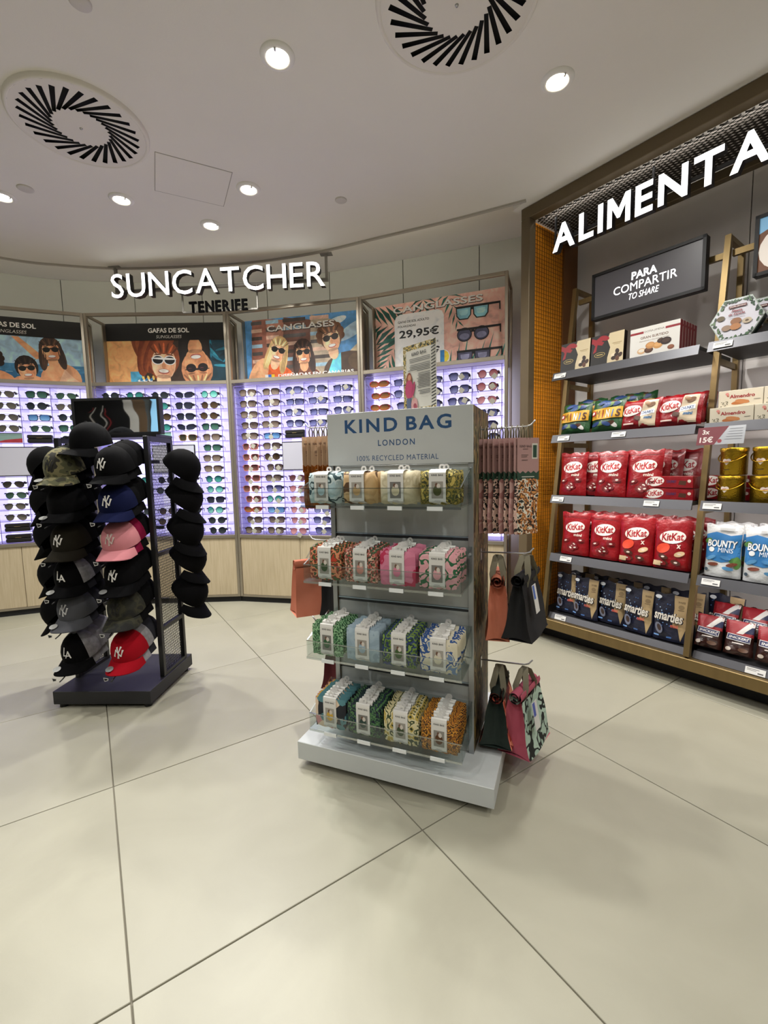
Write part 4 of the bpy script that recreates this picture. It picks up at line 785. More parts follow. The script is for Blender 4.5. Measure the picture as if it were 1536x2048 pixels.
for k in range(24):
    if k in (3, 9, 20): continue
    z = h - .055 - k * .0058; a = (-.058 if k < 8 else -.02 + .0006 * k) + rr.uniform(0, .012); d.rect(a, .058, z, z + .0024, tx)
sk = mat('#b97f63', .6); d.ell(-.052, .118, .017, .036, mat('#7a3a22', .6)); d.ell(-.05, .134, .009, .012, sk); d.ell(-.052, .09, .022, .036, mat('#a8375a', .6)); d.rect(-.066, -.042, 0.004, .058, mat('#4a5570', .6)); d.ell(-.03, .088, .008, .03, mat('#9c3052', .6), -.25)
d.ell(-.024, .03, .018, .026, mat('#b98a86', .6)); d.ell(-.02, .024, .009, .012, mat('#8a3a48', .6), .5); d.poly([(-.034, .066), (-.03, .066), (-.024, .046), (-.028, .046)], sk)
O('print', d, t)
# ------------------------------------------------------------ hooks on the stand sides
st = [o for o in bpy.data.objects if o.name == 'bag_display_stand'][0]
def hook(sg, y, z, L=.19): return O('hook', B().tube([(sg * .281, y, z), (sg * (.281 + L * .85), y, z + .003), (sg * (.281 + L * .93), y, z + .008), (sg * (.281 + L), y, z + .024)], .0028, M_STEEL, 8).box(min(sg * .2805, sg * .283), max(sg * .2805, sg * .283), y - .012, y + .012, z - .03, z + .012, M_STEEL), st)
for z in (1.283, .825, .402): hook(1, .3, z)
for z in (1.325, .84, .47): hook(-1, .3, z)
CARDP = mat('#a8837e', .7); GREEN = mat('#22402f', .7)
STRIP = [printmat('strip_print_%d' % k, c, s, .4, k, kd) for k, (c, s, kd) in enumerate((([('#b98a86'), '#c9a19a', '#a8726e'], 30, 'noise'), (['#c79f94', '#1f1a18', '#d2b09f', '#c79f94'], 70, 'cells'), (['#20241f', '#d8d2c2', '#b5713a', '#1c1c1a', '#c98a4a'], 60, 'noise')))]
def pack_meshes(cardm, bandm, fabm, hh=.2):
    w = .046; c = B().box(-.0012, .0012, -w, w, -.135, 0, cardm); g = B(); pts = [(-w, -.128)] + [(-w + 2 * w * k / 8, -.118 - .008 * (k % 2)) for k in range(9)] + [(w, -.15), (-w, -.15)]
    g.prism(pts, -.0022, .0022, bandm, 'x'); f = B()
    def sf(sgn):
        return lambda u, v: (sgn * (.0055 + .002 * math.sin(9 * v + 4 * u)) * (1 - abs(2 * u - 1) ** 6) ** .4 * (.5 + .5 * math.sin(math.pi * min(max(v, .02), .98)) ** .3), (u - .5) * 1.9 * w + .003 * math.sin(7 * v), -.145 - hh * v)
    f.grid(sf(1), 8, 12, fabm); f.grid(lambda u, v: sf(-1)(1 - u, v), 8, 12, fabm)
    lp = B().tube([(0, -.006, -.006), (0, -.009, .024), (0, 0, .0455), (0, .009, .024), (0, .006, -.006)], .0035, mat('#6f6852', .8), 6, flat=.4); txt = B(); dk = mat('#5e4744', .7)
    for k, (s, z, ww) in enumerate((('KIND BAG', -.03, .05), ('LONDON', -.04, .022))): txt.text(s, -.012, z, ww, None, dk, .03)
    txt.rect(-.03, .0, -.062, -.06, dk); txt.rect(-.03, -.005, -.068, -.066, dk); txt.rect(-.028, -.002, -.08, -.078, dk); lb = B(); lb.rect(.016, .04, -.075, -.02, mat('#c9c5b8', .7)); lb.rect(.02, .036, -.07, -.026, GREEN); lb.v = [(-p[1] * 4 + .0014, p[0], p[2]) for p in lb.v]; txt.rect(-.028, .026, -.14, -.137, mat('#c9c5b8', .7))
    txt.v = [(-p[1] * 3 + .0015, p[0], p[2]) for p in txt.v]
    return [('backing_card', c.mesh('backing_card')), ('green_band', g.mesh('green_band')), ('folded_cloth', f.mesh('folded_cloth')), ('loop', lp.mesh('loop')), ('print', txt.mesh('print')), ('barcode_label', lb.mesh('barcode_label'))]
PK = [pack_meshes(CARDP, GREEN, m, .2) for m in STRIP]
for k in range(9):
    t = T('carded_bag', 'pink carded bag with green band, %s from the stand side' % ORD[k] if k < 8 else 'outermost pink carded bag with animal print and white barcode label', 'carded bag', KF(.3 + .0185 * k, .3, 1.283 - .037), KF.a - .62 + rnd.uniform(-.06, .06) + (.05 if k < 8 else -.18), 'pink carded bags on the upper hook')
    for pn, me in PK[2 if k == 8 else k % 2]: O(pn, me, t)
COP = [noisemat('copper_foil_cloth', [(.3, '#7a3d12'), (.6, '#b56a22'), (.8, '#e0a45a')], 40, .35, .4, metal=.35), noisemat('sienna_cloth', [(.3, '#6b3412'), (.7, '#9c5520')], 25, .7, .3)]
PK2 = [pack_meshes(mat('#c9a98a', .7), COP[0], m, .16) for m in COP]
for k in range(7):
    t = T('carded_bag', 'copper coloured carded bag, %s from the stand side' % ORD[k], 'carded bag', KF(-.3 - .024 * k, .3, 1.325 - .037), KF.a - .55 + rnd.uniform(-.15, .15), 'copper carded bags on the hook facing the cap rack')
    for pn, me in PK2[k % 2]: O(pn, me, t)
# ------------------------------------------------------------ roll-top lunch bags
STRAP = mat('#7d7763', .85)
def rollbag(label, loc, rz, facem, gusm, Lh=.24, hgt=.2, bt=.125, tt=.045, strap=.12, tagc=None):
    """hangs from loc; width along local y, gusset ends face -y and +y"""
    t = T('lunch_bag', label, 'bag', loc, rz, 'roll-top lunch bags on hooks'); L = Lh / 2; z1 = -strap; z0 = z1 - hgt
    def side(sg):
        def f(u, v):
            k = v ** 1.3; hw = tt / 2 + (bt - tt) / 2 * k + .004 * math.sin(5 * u + 6 * v); return (sg * hw * (1 - .1 * math.sin(math.pi * u) * (1 - v)), (u - .5) * 2 * L * (1 - .1 * (1 - v)), z1 - hgt * v)
        return f
    b = B().grid(lambda u, v: side(1)(u, v), 8, 8, facem); b.grid(lambda u, v: side(-1)(1 - u, v), 8, 8, facem); O('body', b, t)
    g = B()
    for e in (-1, 1):
        def gf(u, v, e=e):
            a = side(-1)(0 if e < 0 else 1, v); c = side(1)(0 if e < 0 else 1, v); x = a[0] + (c[0] - a[0]) * u; dent = .035 * math.sin(math.pi * u) ** 1.5 * (1 - .75 * v); return (x, a[1] - e * dent, a[2] + .006 * math.sin(math.pi * u) * v)
        g.grid(gf if e < 0 else (lambda u, v: gf(1 - u, v)), 8, 8, gusm)
    g.grid(lambda u, v: ((u - .5) * bt, (v - .5) * 2 * L, z0), 2, 2, gusm); O('gusset', g, t)
    sp = []; n = 26
    for k in range(n): q = k / (n - 1); a = q * 4.2 * math.pi; r = .006 + .019 * q; sp.append((r * math.cos(a) - .002, z1 + .012 + r * math.sin(a)))
    r = B()
    pts = [(p[0], -L * .9, p[1]) for p in sp] + [(p[0], L * .9, p[1]) for p in sp]; r.add(pts, [(k, k + 1, n + k + 1, n + k) for k in range(n - 1)], facem, True)
    r.add([(p[0] * 1.1, p[1], p[2]) for p in [(q[0] + .0, (-L * .9 if j == 0 else L * .9), z1 + .012 + (q[1] - z1 - .012) * 1.08) for j in (0, 1) for q in sp]], [(k, k + 1, n + k + 1, n + k) for k in range(n - 1)], gusm, True); O('rolled_top', r, t)
    for sg in (-1, 1):
        s = B(); path = [(sg * .012, -L * .45, z1 - .02), (sg * .02, -L * .4, z1 + .03), (sg * .008, -L * .15, z1 + .085), (0, 0, -.004), (sg * .008, L * .15, z1 + .085), (sg * .02, L * .4, z1 + .03), (sg * .012, L * .45, z1 - .02)]
        V = []; 
        for k, p in enumerate(path): V += [(p[0] - .011, p[1], p[2]), (p[0] + .011, p[1], p[2])]
        s.add(V, [(2 * k, 2 * k + 1, 2 * k + 3, 2 * k + 2) for k in range(len(path) - 1)], STRAP, True); O('strap', s, t)
    if tagc: O('swing_tag', B().box(0, .0015, -.022, .022, -.1, 0, mat('#d2d0cb', .6)).box(-.0005, .0021, -.02, .0, -.05, -.002, mat(tagc, .6)), t, (tt / 2 + .022, -L * .35, z1 - .01), (0, -.18, 0), label='white swing tag')
    return t
PEACH = noisemat('peach_canvas', [(.3, '#b5664a'), (.7, '#c0735a')], 9, .8, .1, bscale=500); BLK = noisemat('black_canvas', [(0, '#0a0a0c'), (1, '#101014')], 9, .8, .1, bscale=500); DGREEN = noisemat('bottle_green_canvas', [(0, '#0e1c17'), (1, '#13241d')], 9, .75, .1, bscale=500); ROSE = noisemat('rose_canvas', [(.3, '#a84a5c'), (.7, '#b5566a')], 9, .8, .1, bscale=500)
REDP = printmat('red_lily_print', ['#a8402c', '#d98a6c', '#7c1f1c', '#2a1512', '#c8604a'], 16, .6, 3, 'noise'); MINTP = printmat('mint_black_brush_print', ['#9fb5a5', '#0e1210', '#a8bdad', '#9fb5a5'], 20, .6, 6, 'noise')
rollbag('peach roll-top lunch bag on the middle hook beside the black one', KF(.345, .295, .824), KF.a + .12, PEACH, PEACH, .2, .2, .085, .05, .1)
rollbag('black roll-top lunch bag with white swing tag', KF(.445, .3, .826), KF.a - .2, BLK, BLK, .23, .2, .11, .03, .09, '#4a68b0')
rollbag('bottle green lunch bag with red print sides', KF(.353, .295, .401), KF.a, REDP, DGREEN, .24, .17, .12, .05, .1)
rollbag('rose pink lunch bag with mint and black brushed print sides', KF(.445, .3, .403), KF.a - .28, MINTP, ROSE, .22, .2, .125, .05, .1, '#4a58a8')
rollbag('peach lunch bag hanging on the stand side facing the cap rack', KF(-.41, .27, .84), KF.a - .75, PEACH, PEACH, .24, .2, .12, .05, .1)
rollbag('black lunch bag between the peach one and the stand', KF(-.335, .3, .84), KF.a, BLK, BLK, .2, .2, .08, .04, .1)
rollbag('dark red lunch bag on the lowest hook facing the cap rack', KF(-.34, .3, .47), KF.a + .1, ROSE, noisemat('dark_red_canvas', [(0, '#4a0f14'), (1, '#5a151a')], 9, .8), .2, .17, .1, .04, .08)
# ============================================================ food shelving
M_SHELF = mat('#1a1a1d', .5, .2); M_STRIP = mat('#4c4c50', .42, .4); M_LABEL = mat('#d4d3cf', .6); M_INK = mat('#4a4a4a', .7)
SZ = [1.70, 1.322, .948, .577, .188]; LED_W = 1.3; LX = [-1.63, -.818, -.005, .805]
t = T('shelving_unit', 'brass ladder shelving with dark shelves inside the bronze portal', 'shelving', SF(0, 0, 0), SF.a)
for k, x in enumerate(LX):
    O('front_leg', B().bar((x, 2.516, .168), (x, 2.82, 2.27), .026, .03, M_BRASS), t); O('rear_leg', sbox(x - .013, x + .013, 3.01, 3.04, .161, 2.27, M_BRASS), t); O('top_tie', sbox(x - .013, x + .013, 2.835, 3.01, 2.245, 2.27, M_BRASS), t)
    for z in SZ[:4]: yy = 2.515 + (z - .161) * .1446; O('bracket', sbox(x - .006, x + .006, yy + .025, 3.01, z - .065, z - .035, M_BRASS), t)
for k in range(3): O('cross_bar', sbox(LX[k] + .014, LX[k + 1] - .014, 2.828, 2.85, 2.17, 2.2, M_BRASS), t)
def price(par, x, z, w=.075):
    d = B().box(-w / 2, w / 2, 0, .0015, 0, .03, M_LABEL); d.rect(-w * .42, w * .2, .022, .0245, M_INK); d.rect(-w * .42, w * .05, .016, .018, M_INK); d.rect(w * .12, w * .4, .006, .0115, M_INK)
    O('price_label', d, par, (x, 2.531, z - (.024 if z < .2 else .029)), (-.42, 0, 0))
LBL = [[(-1.56,), (-.74,)], [(-1.53, -1.2), (-.50, )], [(-1.56, -1.02), (-.75, )], [(-1.5,), (-.74, -.3)], [(-1.53,), (-.55, -.36)]]
for r, z in enumerate(SZ):
    for k in range(3):
        x0, x1 = LX[k] + .018, LX[k + 1] - .018; zl = z - (.026 if r == 4 else .04); s = O('shelf', B().box(x0, x1, 2.556, 3.0, z - .018, z, M_SHELF), t)
        s2 = O('price_rail', B().prism([(2.533, zl), (2.548, zl), (2.555, z + .008), (2.552, z + .008)], x0, x1, M_STRIP, 'x'), s)
        if r < 3 or (r == 3 and k):
            O('led_strip', B().box(x0 + .02, x1 - .02, 2.558, 2.568, z - .022, z - .0185, mat('#fff0ea', .5, 0, 6, name='shelf_led_glow')), s)
            l = bpy.data.lights.new('shelf_led', 'AREA'); l.shape = 'RECTANGLE'; l.size = x1 - x0 - .05; l.size_y = .008; l.energy = LED_W; l.color = (1, .92, .88); lo = bpy.data.objects.new('shelf_led', l); COL.objects.link(lo); lo.parent = s; lo.location = ((x0 + x1) / 2, 2.563, z - .024); lo.rotation_euler = (R(35), 0, 0)
        if k < 2:
            for x in LBL[r][k]: price(s, x, z)
# ------------------------------------------------------------ soft bags
def foil(c, rough=.32): return noisemat('foil_%s' % c, [(.2, c), (.8, c)], 9, rough, .8, coat=.25, bscale=20)
class Bag:
    def __init__(s, w, h, th, body, seed=0, top=None, tall=True):
        s.w, s.h, s.th, s.tall = w, h, th, tall; rr = random.Random(seed); s.p = [rr.uniform(0, 6.3) for _ in range(8)]; s.body = body; s.top = top or body
    def thick(s, a, c):
        """half thickness at a (-1..1 across) and c (0..1 up)"""
        e = max(0, 1 - abs(a) ** 4) ** .55
        v = (max(0, 1 - c) ** .55) * (1 - .25 * math.exp(-c * 30)) if s.tall else max(0, 1 - abs(2 * c - 1) ** 5) ** .6
        return max(.0012, s.th / 2 * e * v) * (1 + .07 * math.sin(6 * a + 9 * c + s.p[0]) + .06 * math.sin(13 * c - 5 * a + s.p[1]))
    def front(s, x, z):
        a = 2 * x / s.w; c = z / s.h; return -s.thick(max(-1, min(1, a)), max(0, min(1, c)))
    def build(s, decal):
        w, h = s.w, s.h
        def f(sg):
            def g(u, v):
                a, c = u * 2 - 1, v; zz = h * c + .006 * (1 - c) * math.sin(5 * a + s.p[2]) * (c > .05) + (.005 * math.sin(7 * a + s.p[3]) if c > .95 else 0); xx = w / 2 * a * (1 - .05 * math.sin(math.pi * c) * (1 if s.tall else .3) + .01 * math.sin(8 * c + s.p[4])); return (xx, sg * s.thick(a, c), zz)
            return g
        b = B().grid(f(-1), 14, 14, s.body); b.grid(lambda u, v: f(1)(1 - u, v), 14, 14, s.body)
        d = B(); decal(d, w, h); d.fine(); d.v = [(p[0] * (1 - .05 * math.sin(math.pi * min(max(p[2] / h, 0), 1)) * (1 if s.tall else .3)), s.front(p[0], p[2]) + p[1] * 10 - .0014, p[2]) for p in d.v]
        return [('film_bag', b.mesh('film_bag')), ('print', d.mesh('print'))]
K = lambda c: mat(c, .4)
def kk(d, cx, cz, s, rim='#8f0f17'):
    d.ell(cx, cz, .058 * s, .031 * s, K('#e8e2da'), .12); d.text('KitKat', cx, cz + .001, .098 * s, .036 * s, K('#a8141d'), .05, .15, rot=.1)
def d_kitmini(d, w, h):
    kk(d, .004, h * .66, 1.12); d.text('mini', w * .16, h * .48, .052, .016, K('#e8d9cc'), .04); rr = random.Random(2)
    for k in range(7): x, z = rr.uniform(-.3, .3) * w, rr.uniform(.1, .38) * h; a = rr.uniform(-.6, .6); d.ell(x, z, .026, .012, K('#6b0a10'), a, 12); d.ell(x, z, .009, .0045, K('#d8c8bc'), a, 12)
    d.rect(-.46 * w, .46 * w, h * .93, h * .945, K('#7c0e14'), 6)
def d_kitmix(d, w, h):
    kk(d, .004, h * .66, 1.12); d.text('x', w * .22, h * .48, .02, .02, K('#e8d9cc'), .04); d.ell(-.2 * w, .42 * h, .035, .025, K('#d2452a'), .4); rr = random.Random(4)
    for k in range(7): x, z = rr.uniform(-.3, .3) * w, rr.uniform(.1, .38) * h; d.ell(x, z, .026, .013, K(['#4a2215', '#7c0e14', '#d2b48c'][k % 3]), rr.uniform(-.6, .6), 12); d.ell(x, z, .009, .0045, K('#d8c8bc'), 0, 12)
    d.rect(-.42 * w, -.2 * w, h * .06, h * .16, K('#d2b890'), 3)
def d_chunky(d, w, h):
    d.poly([(.02 * w, .05 * h), (.42 * w, .05 * h), (.44 * w, .93 * h), (.12 * w, .93 * h), (.06 * w, .5 * h)], K('#c9b79c')); kk(d, -.2 * w, h * .6, .95); d.poly([(.06 * w, .38 * h), (.4 * w, .46 * h), (.4 * w, .6 * h), (.06 * w, .54 * h)], K('#dfe3e6')); d.text('CHUNKY', .23 * w, .5 * h, .3 * w, .016, K('#2f4a78'), .05, .2, rot=.08)
    d.text('mini', .25 * w, .33 * h, .2 * w, .016, K('#2f6fa0'), .04, .2); d.poly([(-.12 * w, .3 * h), (.06 * w, .22 * h), (.08 * w, .36 * h), (-.08 * w, .42 * h)], K('#4a2a1a')); d.ell(.3 * w, .75 * h, .02, .012, K('#6b4a30'), .5); d.ell(.22 * w, .8 * h, .016, .01, K('#8d6a48'), -.4); d.rect(-.38 * w, -.1 * w, .12 * h, .17 * h, K('#d9c2b6'))
def d_minis(d, w, h):
    rr = random.Random(6)
    for k in range(11): d.ell(rr.uniform(-.4, .4) * w, rr.choice([rr.uniform(.76, .9), rr.uniform(.1, .26)]) * h, .026, .012, K(rr.choice(['#c9c5c0', '#2f4a78', '#4a2a1a', '#a8a8b0', '#5c7a3a', '#1f3a6b'])), rr.uniform(-.6, .6), 12)
    d.poly([(-.47 * w, .34 * h), (.47 * w, .38 * h), (.47 * w, .72 * h), (-.47 * w, .68 * h)], K('#c9992a'))
    for k, (c, m) in enumerate(zip('MINIS', ('#5a2f1a', '#8f2a1f', '#e6e2da', '#2f5f9e', '#4a2a1a'))): d.text(c, (-.26 + .155 * k) * w, .52 * h, (.13 if c not in 'I' else .05) * w, .24 * h, K(m), .06, .1)
    d.ell(-.4 * w, .54 * h, .016, .016, K('#a8202a')); d.ell(-.4 * w, .54 * h, .009, .009, K('#e8e2da'))
def d_smart(d, w, h):
    d.poly([(.1 * w, .99 * h), (.48 * w, .985 * h), (.48 * w, .3 * h), (.36 * w, .04 * h), (.28 * w, .3 * h), (.12 * w, .34 * h), (.24 * w, .45 * h), (.22 * w, .62 * h), (.14 * w, .72 * h)], K('#b09870')); rr = random.Random(8)
    d.text("I'M PAPER", .33 * w, .86 * h, .2 * w, .012, K('#5a4a38'), .02); d.ell(.33 * w, .76 * h, .014, .012, K('#8d7858')); d.rect(.24 * w, .42 * w, .69 * h, .7 * h, K('#6b5a44'))
    for k in range(26): d.ell(rr.uniform(-.44, .05) * w, rr.uniform(.3, .88) * h, .003, .003, K(rr.choice(['#5f86b8', '#a9c2dc', '#3f66a0'])), 0, 8)
    d.text('smarties', .003, .532 * h, .86 * w, .052, K('#14131f'), .12, .1, rot=-.06); d.text('smarties', .0, .535 * h, .84 * w, .048, K('#d8d2c6'), .06, .1, rot=-.06); d.text('mini', .2 * w, .36 * h, .22 * w, .018, K('#c85a4a'), .05); d.ell(-.25 * w, .27 * h, .018, .03, K('#6b6f80'), .4); d.ell(-.24 * w, .28 * h, .01, .018, K('#3a2a24'), .4); d.ell(-.32 * w, .93 * h, .016, .01, K('#d8dde4')); d.rect(-.38 * w, -.22 * w, .1 * h, .13 * h, K('#6f9ad0')); d.rect(.0 * w, .14 * w, .09 * h, .12 * h, K('#3f66a0'))
def d_coco(d, w, h):
    d.poly([(-.49 * w, .34 * h), (.0, .28 * h), (.49 * w, .36 * h), (.49 * w, .84 * h), (.2 * w, .8 * h), (-.2 * w, .86 * h), (-.49 * w, .8 * h)], K('#2f6fa6')); d.ell(-.42 * w, .68 * h, .018, .012, K('#4f7a3a'), .5); d.ell(.36 * w, .34 * h, .022, .014, K('#3f6a34'), .3); d.ell(.42 * w, .3 * h, .014, .03, K('#55803f'))
    d.text('BOUNTY', .0, .635 * h, .84 * w, .036, K('#2a3f50'), .1, .12); d.text('BOUNTY', -.002, .64 * h, .83 * w, .034, K('#e2e4e3'), .06, .12); d.ell(-.3 * w, .52 * h, .012, .012, K('#cfd3d2')); d.text('MINIS', .1 * w, .52 * h, .42 * w, .022, K('#dfe2e2'), .05, .1)
    for k, (x, z, a) in enumerate(((-.3, .36, .5), (-.22, .24, .1), (.12, .38, -.2), (.2, .18, -.1), (.3, .26, .3))): q = B(); d.ell(x * w, z * h, .024, .009, K(['#4f86b0', '#6f3a2a', '#3f78a8'][k % 3]), a, 10)
    d.ell(-.4 * w, .13 * h, .008, .008, K('#3a4a55')); d.rect(-.1 * w, .3 * w, .9 * h, .945 * h, K('#a9acab'))
def d_peanut(d, w, h):
    d.poly([(-.48 * w, .6 * h), (.48 * w, .56 * h), (.48 * w, .99 * h), (-.48 * w, .99 * h)], K('#8f1a24')); d.poly([(-.1 * w, .62 * h), (.12 * w, .62 * h), (.48 * w, .88 * h), (.48 * w, .99 * h), (.3 * w, .99 * h)], K('#d6d4d0')); d.poly([(.16 * w, .66 * h), (.48 * w, .66 * h), (.48 * w, .86 * h), (.4 * w, .86 * h)], K('#1c2448'))
    d.poly([(-.42 * w, .42 * h), (.4 * w, .38 * h), (.42 * w, .56 * h), (-.4 * w, .6 * h)], K('#d6d4d0')); d.poly([(-.4 * w, .44 * h), (.38 * w, .4 * h), (.4 * w, .54 * h), (-.38 * w, .58 * h)], K('#232a5a')); d.text('SNICKERS', 0, .49 * h, .68 * w, .012, K('#e2e0dc'), .06, .15, rot=-.05); d.rect(-.2 * w, .2 * w, .32 * h, .35 * h, K('#c9c0b8')); d.ell(-.3 * w, .14 * h, .012, .009, K('#a89c90')); d.ell(.2 * w, .16 * h, .02, .01, K('#5a3f2f'))
RK = foil('#870913'); GN = foil('#1f4a26'); NV = foil('#14182f', .5); WT = foil('#c6c8c8'); BR = foil('#2e1712', .25)
BAGS = {}
def bagset(kind, var):
    if (kind, var) not in BAGS:
        w, h, th, m, dec, tall = {'mini': (.185, .262, .075, RK, d_kitmini, True), 'mix': (.185, .258, .075, RK, d_kitmix, True), 'chunky': (.205, .16, .06, RK, d_chunky, False), 'minis': (.185, .185, .06, GN, d_minis, False), 'smart': (.165, .25, .06, NV, d_smart, True), 'coco': (.15, .255, .06, WT, d_coco, True), 'peanut': (.118, .165, .07, BR, d_peanut, True)}[kind]
        BAGS[(kind, var)] = Bag(w, h, th, m, var * 13 + len(kind), None, tall).build(dec)
    return BAGS[(kind, var)]
def put(kind, x, y, z, label, group, rz=0, tilt=-.1, var=0):
    t = T('sweet_bag', label, 'sweet bag', SF(x, y, z + .004 + .038 * abs(tilt)), 0, group, rot=(tilt, 0, SF.a + rz))
    for n, me in bagset(kind, var): O(n, me, t)
z1, z2, z3, z4, z5 = SZ
# second shelf: mixed minis and chunky bags
for k, (x, y, dz, l) in enumerate(((-1.5, 2.615, 0, 'green and yellow mixed sweets bag at the shelf end by the orange panel'), (-1.305, 2.62, 0, 'green and yellow mixed sweets bag beside the red wafer bag'), (-1.46, 2.71, .03, 'green mixed sweets bag second behind the shelf end one'), (-1.26, 2.715, .03, 'green mixed sweets bag behind the one beside the red bags'), (-1.22, 2.81, .045, 'rearmost green mixed sweets bag'))): put('minis', x, y, z2 + dz, l, 'green mixed sweets bags', rnd.uniform(-.08, .08), -.2, k % 3)
for k, (x, y, dz, l) in enumerate(((-1.125, 2.615, 0, 'red and cream wafer bag beside the green sweets bags'), (-.935, 2.61, 0, 'red and cream wafer bag next to the ladder upright'), (-1.1, 2.7, .01, 'red and cream wafer bag second in its row beside green bags'), (-.945, 2.695, .012, 'red and cream wafer bag second in its row by the upright'), (-.93, 2.78, .02, 'rearmost red and cream wafer bag by the upright'))): put('chunky', x, y, z2 + dz, l, 'red and cream wafer bags', rnd.uniform(-.08, .05), -.2, k % 3)
# third shelf
for k, (x, y, l) in enumerate(((-1.512, 2.62, 'red standing wafer pouch at the third shelf end by the orange panel'), (-1.4, 2.67, 'red standing wafer pouch half hidden between two others'), (-1.275, 2.615, 'red standing wafer pouch in the middle of the third shelf'), (-1.095, 2.62, 'red standing wafer pouch beside the stacked wafer boxes'))): put('mini', x, y, z3, l, 'red wafer pouches on the third shelf', rnd.uniform(-.1, .1), -.08, k % 3)
for k, (x, y, n) in enumerate(((-1.5, 2.76, 'first'), (-1.3, 2.72, 'second'), (-1.09, 2.71, 'third'), (-1.06, 2.8, 'fourth'), (-.99, 2.86, 'fifth'))): put('mini', x, y, z3, 'red wafer pouch in the back row of the third shelf, %s along' % n, 'red wafer pouches on the third shelf', rnd.uniform(-.1, .1), -.08, k % 3)
# fourth shelf
for k, (x, kd, l) in enumerate(((-1.485, 'mini', 'red wafer pouch at the fourth shelf end by the orange panel'), (-1.3, 'mini', 'second red wafer pouch from the orange panel, fourth shelf'), (-1.12, 'mix', 'red wafer pouch with cream corner, away from the upright'), (-.94, 'mix', 'red wafer pouch with cream corner beside the ladder upright'))):
    put(kd, x, 2.615, z4, l, 'red wafer pouches on the fourth shelf', rnd.uniform(-.1, .05), -.06, k % 3)
    for j in (1, 2): put('mini', x + .02 * j, 2.615 + .085 * j, z4, 'red wafer pouch %s behind front pouch %s, fourth shelf' % (['', 'directly', 'two places'][j], ['one', 'two', 'three', 'four'][k]), 'red wafer pouches on the fourth shelf', rnd.uniform(-.1, .1), -.06, (k + j) % 3)
# fifth shelf
for k, (x, y, l) in enumerate(((-1.535, 2.64, 'navy and kraft paper sweets pouch at the shelf end by the orange panel'), (-1.405, 2.615, 'navy and kraft paper sweets pouch, second from the orange panel'), (-1.255, 2.64, 'navy and kraft paper sweets pouch in the middle of the row'), (-1.095, 2.61, 'navy and kraft paper sweets pouch, second from the ladder upright'), (-.935, 2.61, 'navy and kraft paper sweets pouch next to the ladder upright'), (-.745, 2.8, 'navy and kraft paper sweets pouch behind the peanut bar bags'))): put('smart', x, y, z5, l, 'navy and kraft sweets pouches', rnd.uniform(-.12, .05), -.05, k % 3)
for k in range(5): put('smart', -1.5 + .15 * k, 2.74, z5, 'navy sweets pouch in the shaded back row, %s from the orange panel' % ORD[k], 'navy and kraft sweets pouches', rnd.uniform(-.1, .1), -.05, k % 3)
for k in range(3):
    put('coco', -.715 + .157 * k, 2.605, z4, 'white and blue coconut bar bag, %s from the ladder upright' % ORD[k], 'white and blue coconut bar bags', rnd.uniform(-.04, .06), -.06, k)
    for j in (1, 2): put('coco', -.70 + .157 * k, 2.605 + .075 * j, z4, 'white and blue coconut bar bag, row %s, %s from the upright' % (['', 'two', 'three'][j], ORD[k]), 'white and blue coconut bar bags', rnd.uniform(-.06, .06), -.06, (k + j) % 3)
    put('peanut', -.765 + .125 * k, 2.625, z5, 'brown and red peanut bar bag in front, %s from the ladder upright' % ORD[k], 'brown and red peanut bar bags', rnd.uniform(-.15, .1), -.3, k); put('peanut', -.73 + .125 * k, 2.72, z5 + .05, 'brown and red peanut bar bag behind, %s from the upright' % ORD[k], 'brown and red peanut bar bags', rnd.uniform(-.15, .1), -.45, k)
put('peanut', -.39, 2.625, z5, 'brown and red peanut bar bag in front, fourth from the upright', 'brown and red peanut bar bags', 0, -.3, 1)
# ------------------------------------------------------------ cartons and tins
def carton(name, label, cat, x, y, z, w, h, dp, m, group, dec=None, rz=0, tilt=0, edge=None, ms=None):
    t = T(name, label, cat, SF(x, y, z + .002 + dp * abs(tilt)), 0, group, rot=(tilt, 0, SF.a + rz))
    if ms is None:
        ms = [('carton_body', B().box(-w / 2, w / 2, 0, dp, 0, h, m, .0012).mesh('carton_body'))]
        if edge: ms[0] = ('carton_body', B().box(-w / 2, w / 2, 0, dp, 0, h, edge, .0012).mesh('carton_body'))
        if dec: d = B(); dec(d, w, h); ms.append(('print', d.mesh('print')))
    for n, me in ms: O(n, me, t, (0, -.0005, 0) if n == 'print' else (0, 0, 0))
    return ms
def d_choc(d, w, h):
    d.rect(-w / 2, w / 2, 0, h, K('#16120f')); d.poly([(.02 * w, 0), (w / 2, 0), (w / 2, h), (.06 * w, h), (.0 * w, .8 * h), (.1 * w, .55 * h), (.03 * w, .25 * h)], K('#c9b894'))
    rb = K('#8f1620'); d.poly([(-.5 * w, .95 * h), (-.1 * w, .75 * h), (-.16 * w, .66 * h), (-.5 * w, .78 * h)], rb); d.ell(-.26 * w, .83 * h, .035, .016, rb, .6); d.ell(-.1 * w, .88 * h, .03, .014, rb, -.3); d.poly([(-.36 * w, .74 * h), (-.3 * w, .74 * h), (-.34 * w, .5 * h), (-.44 * w, .46 * h)], rb); d.ell(-.22 * w, .38 * h, .032, .014, K('#b09a5a')); d.ell(-.22 * w, .38 * h, .029, .0115, K('#16120f')); d.rect(-.32 * w, -.12 * w, .365 * h, .395 * h, K('#b09a5a'))
    d.rect(.16 * w, .44 * w, .65 * h, .665 * h, K('#8d7848')); d.rect(.2 * w, .4 * w, .61 * h, .62 * h, K('#8d7848')); rr = random.Random(3)
    for k in range(6): d.ell((.14 + .3 * rr.random()) * w, (.12 + .3 * rr.random()) * h, .014, .011, K(rr.choice(['#3a2217', '#5a3522', '#d9c9ac', '#2a1710'])), k)
ms = None
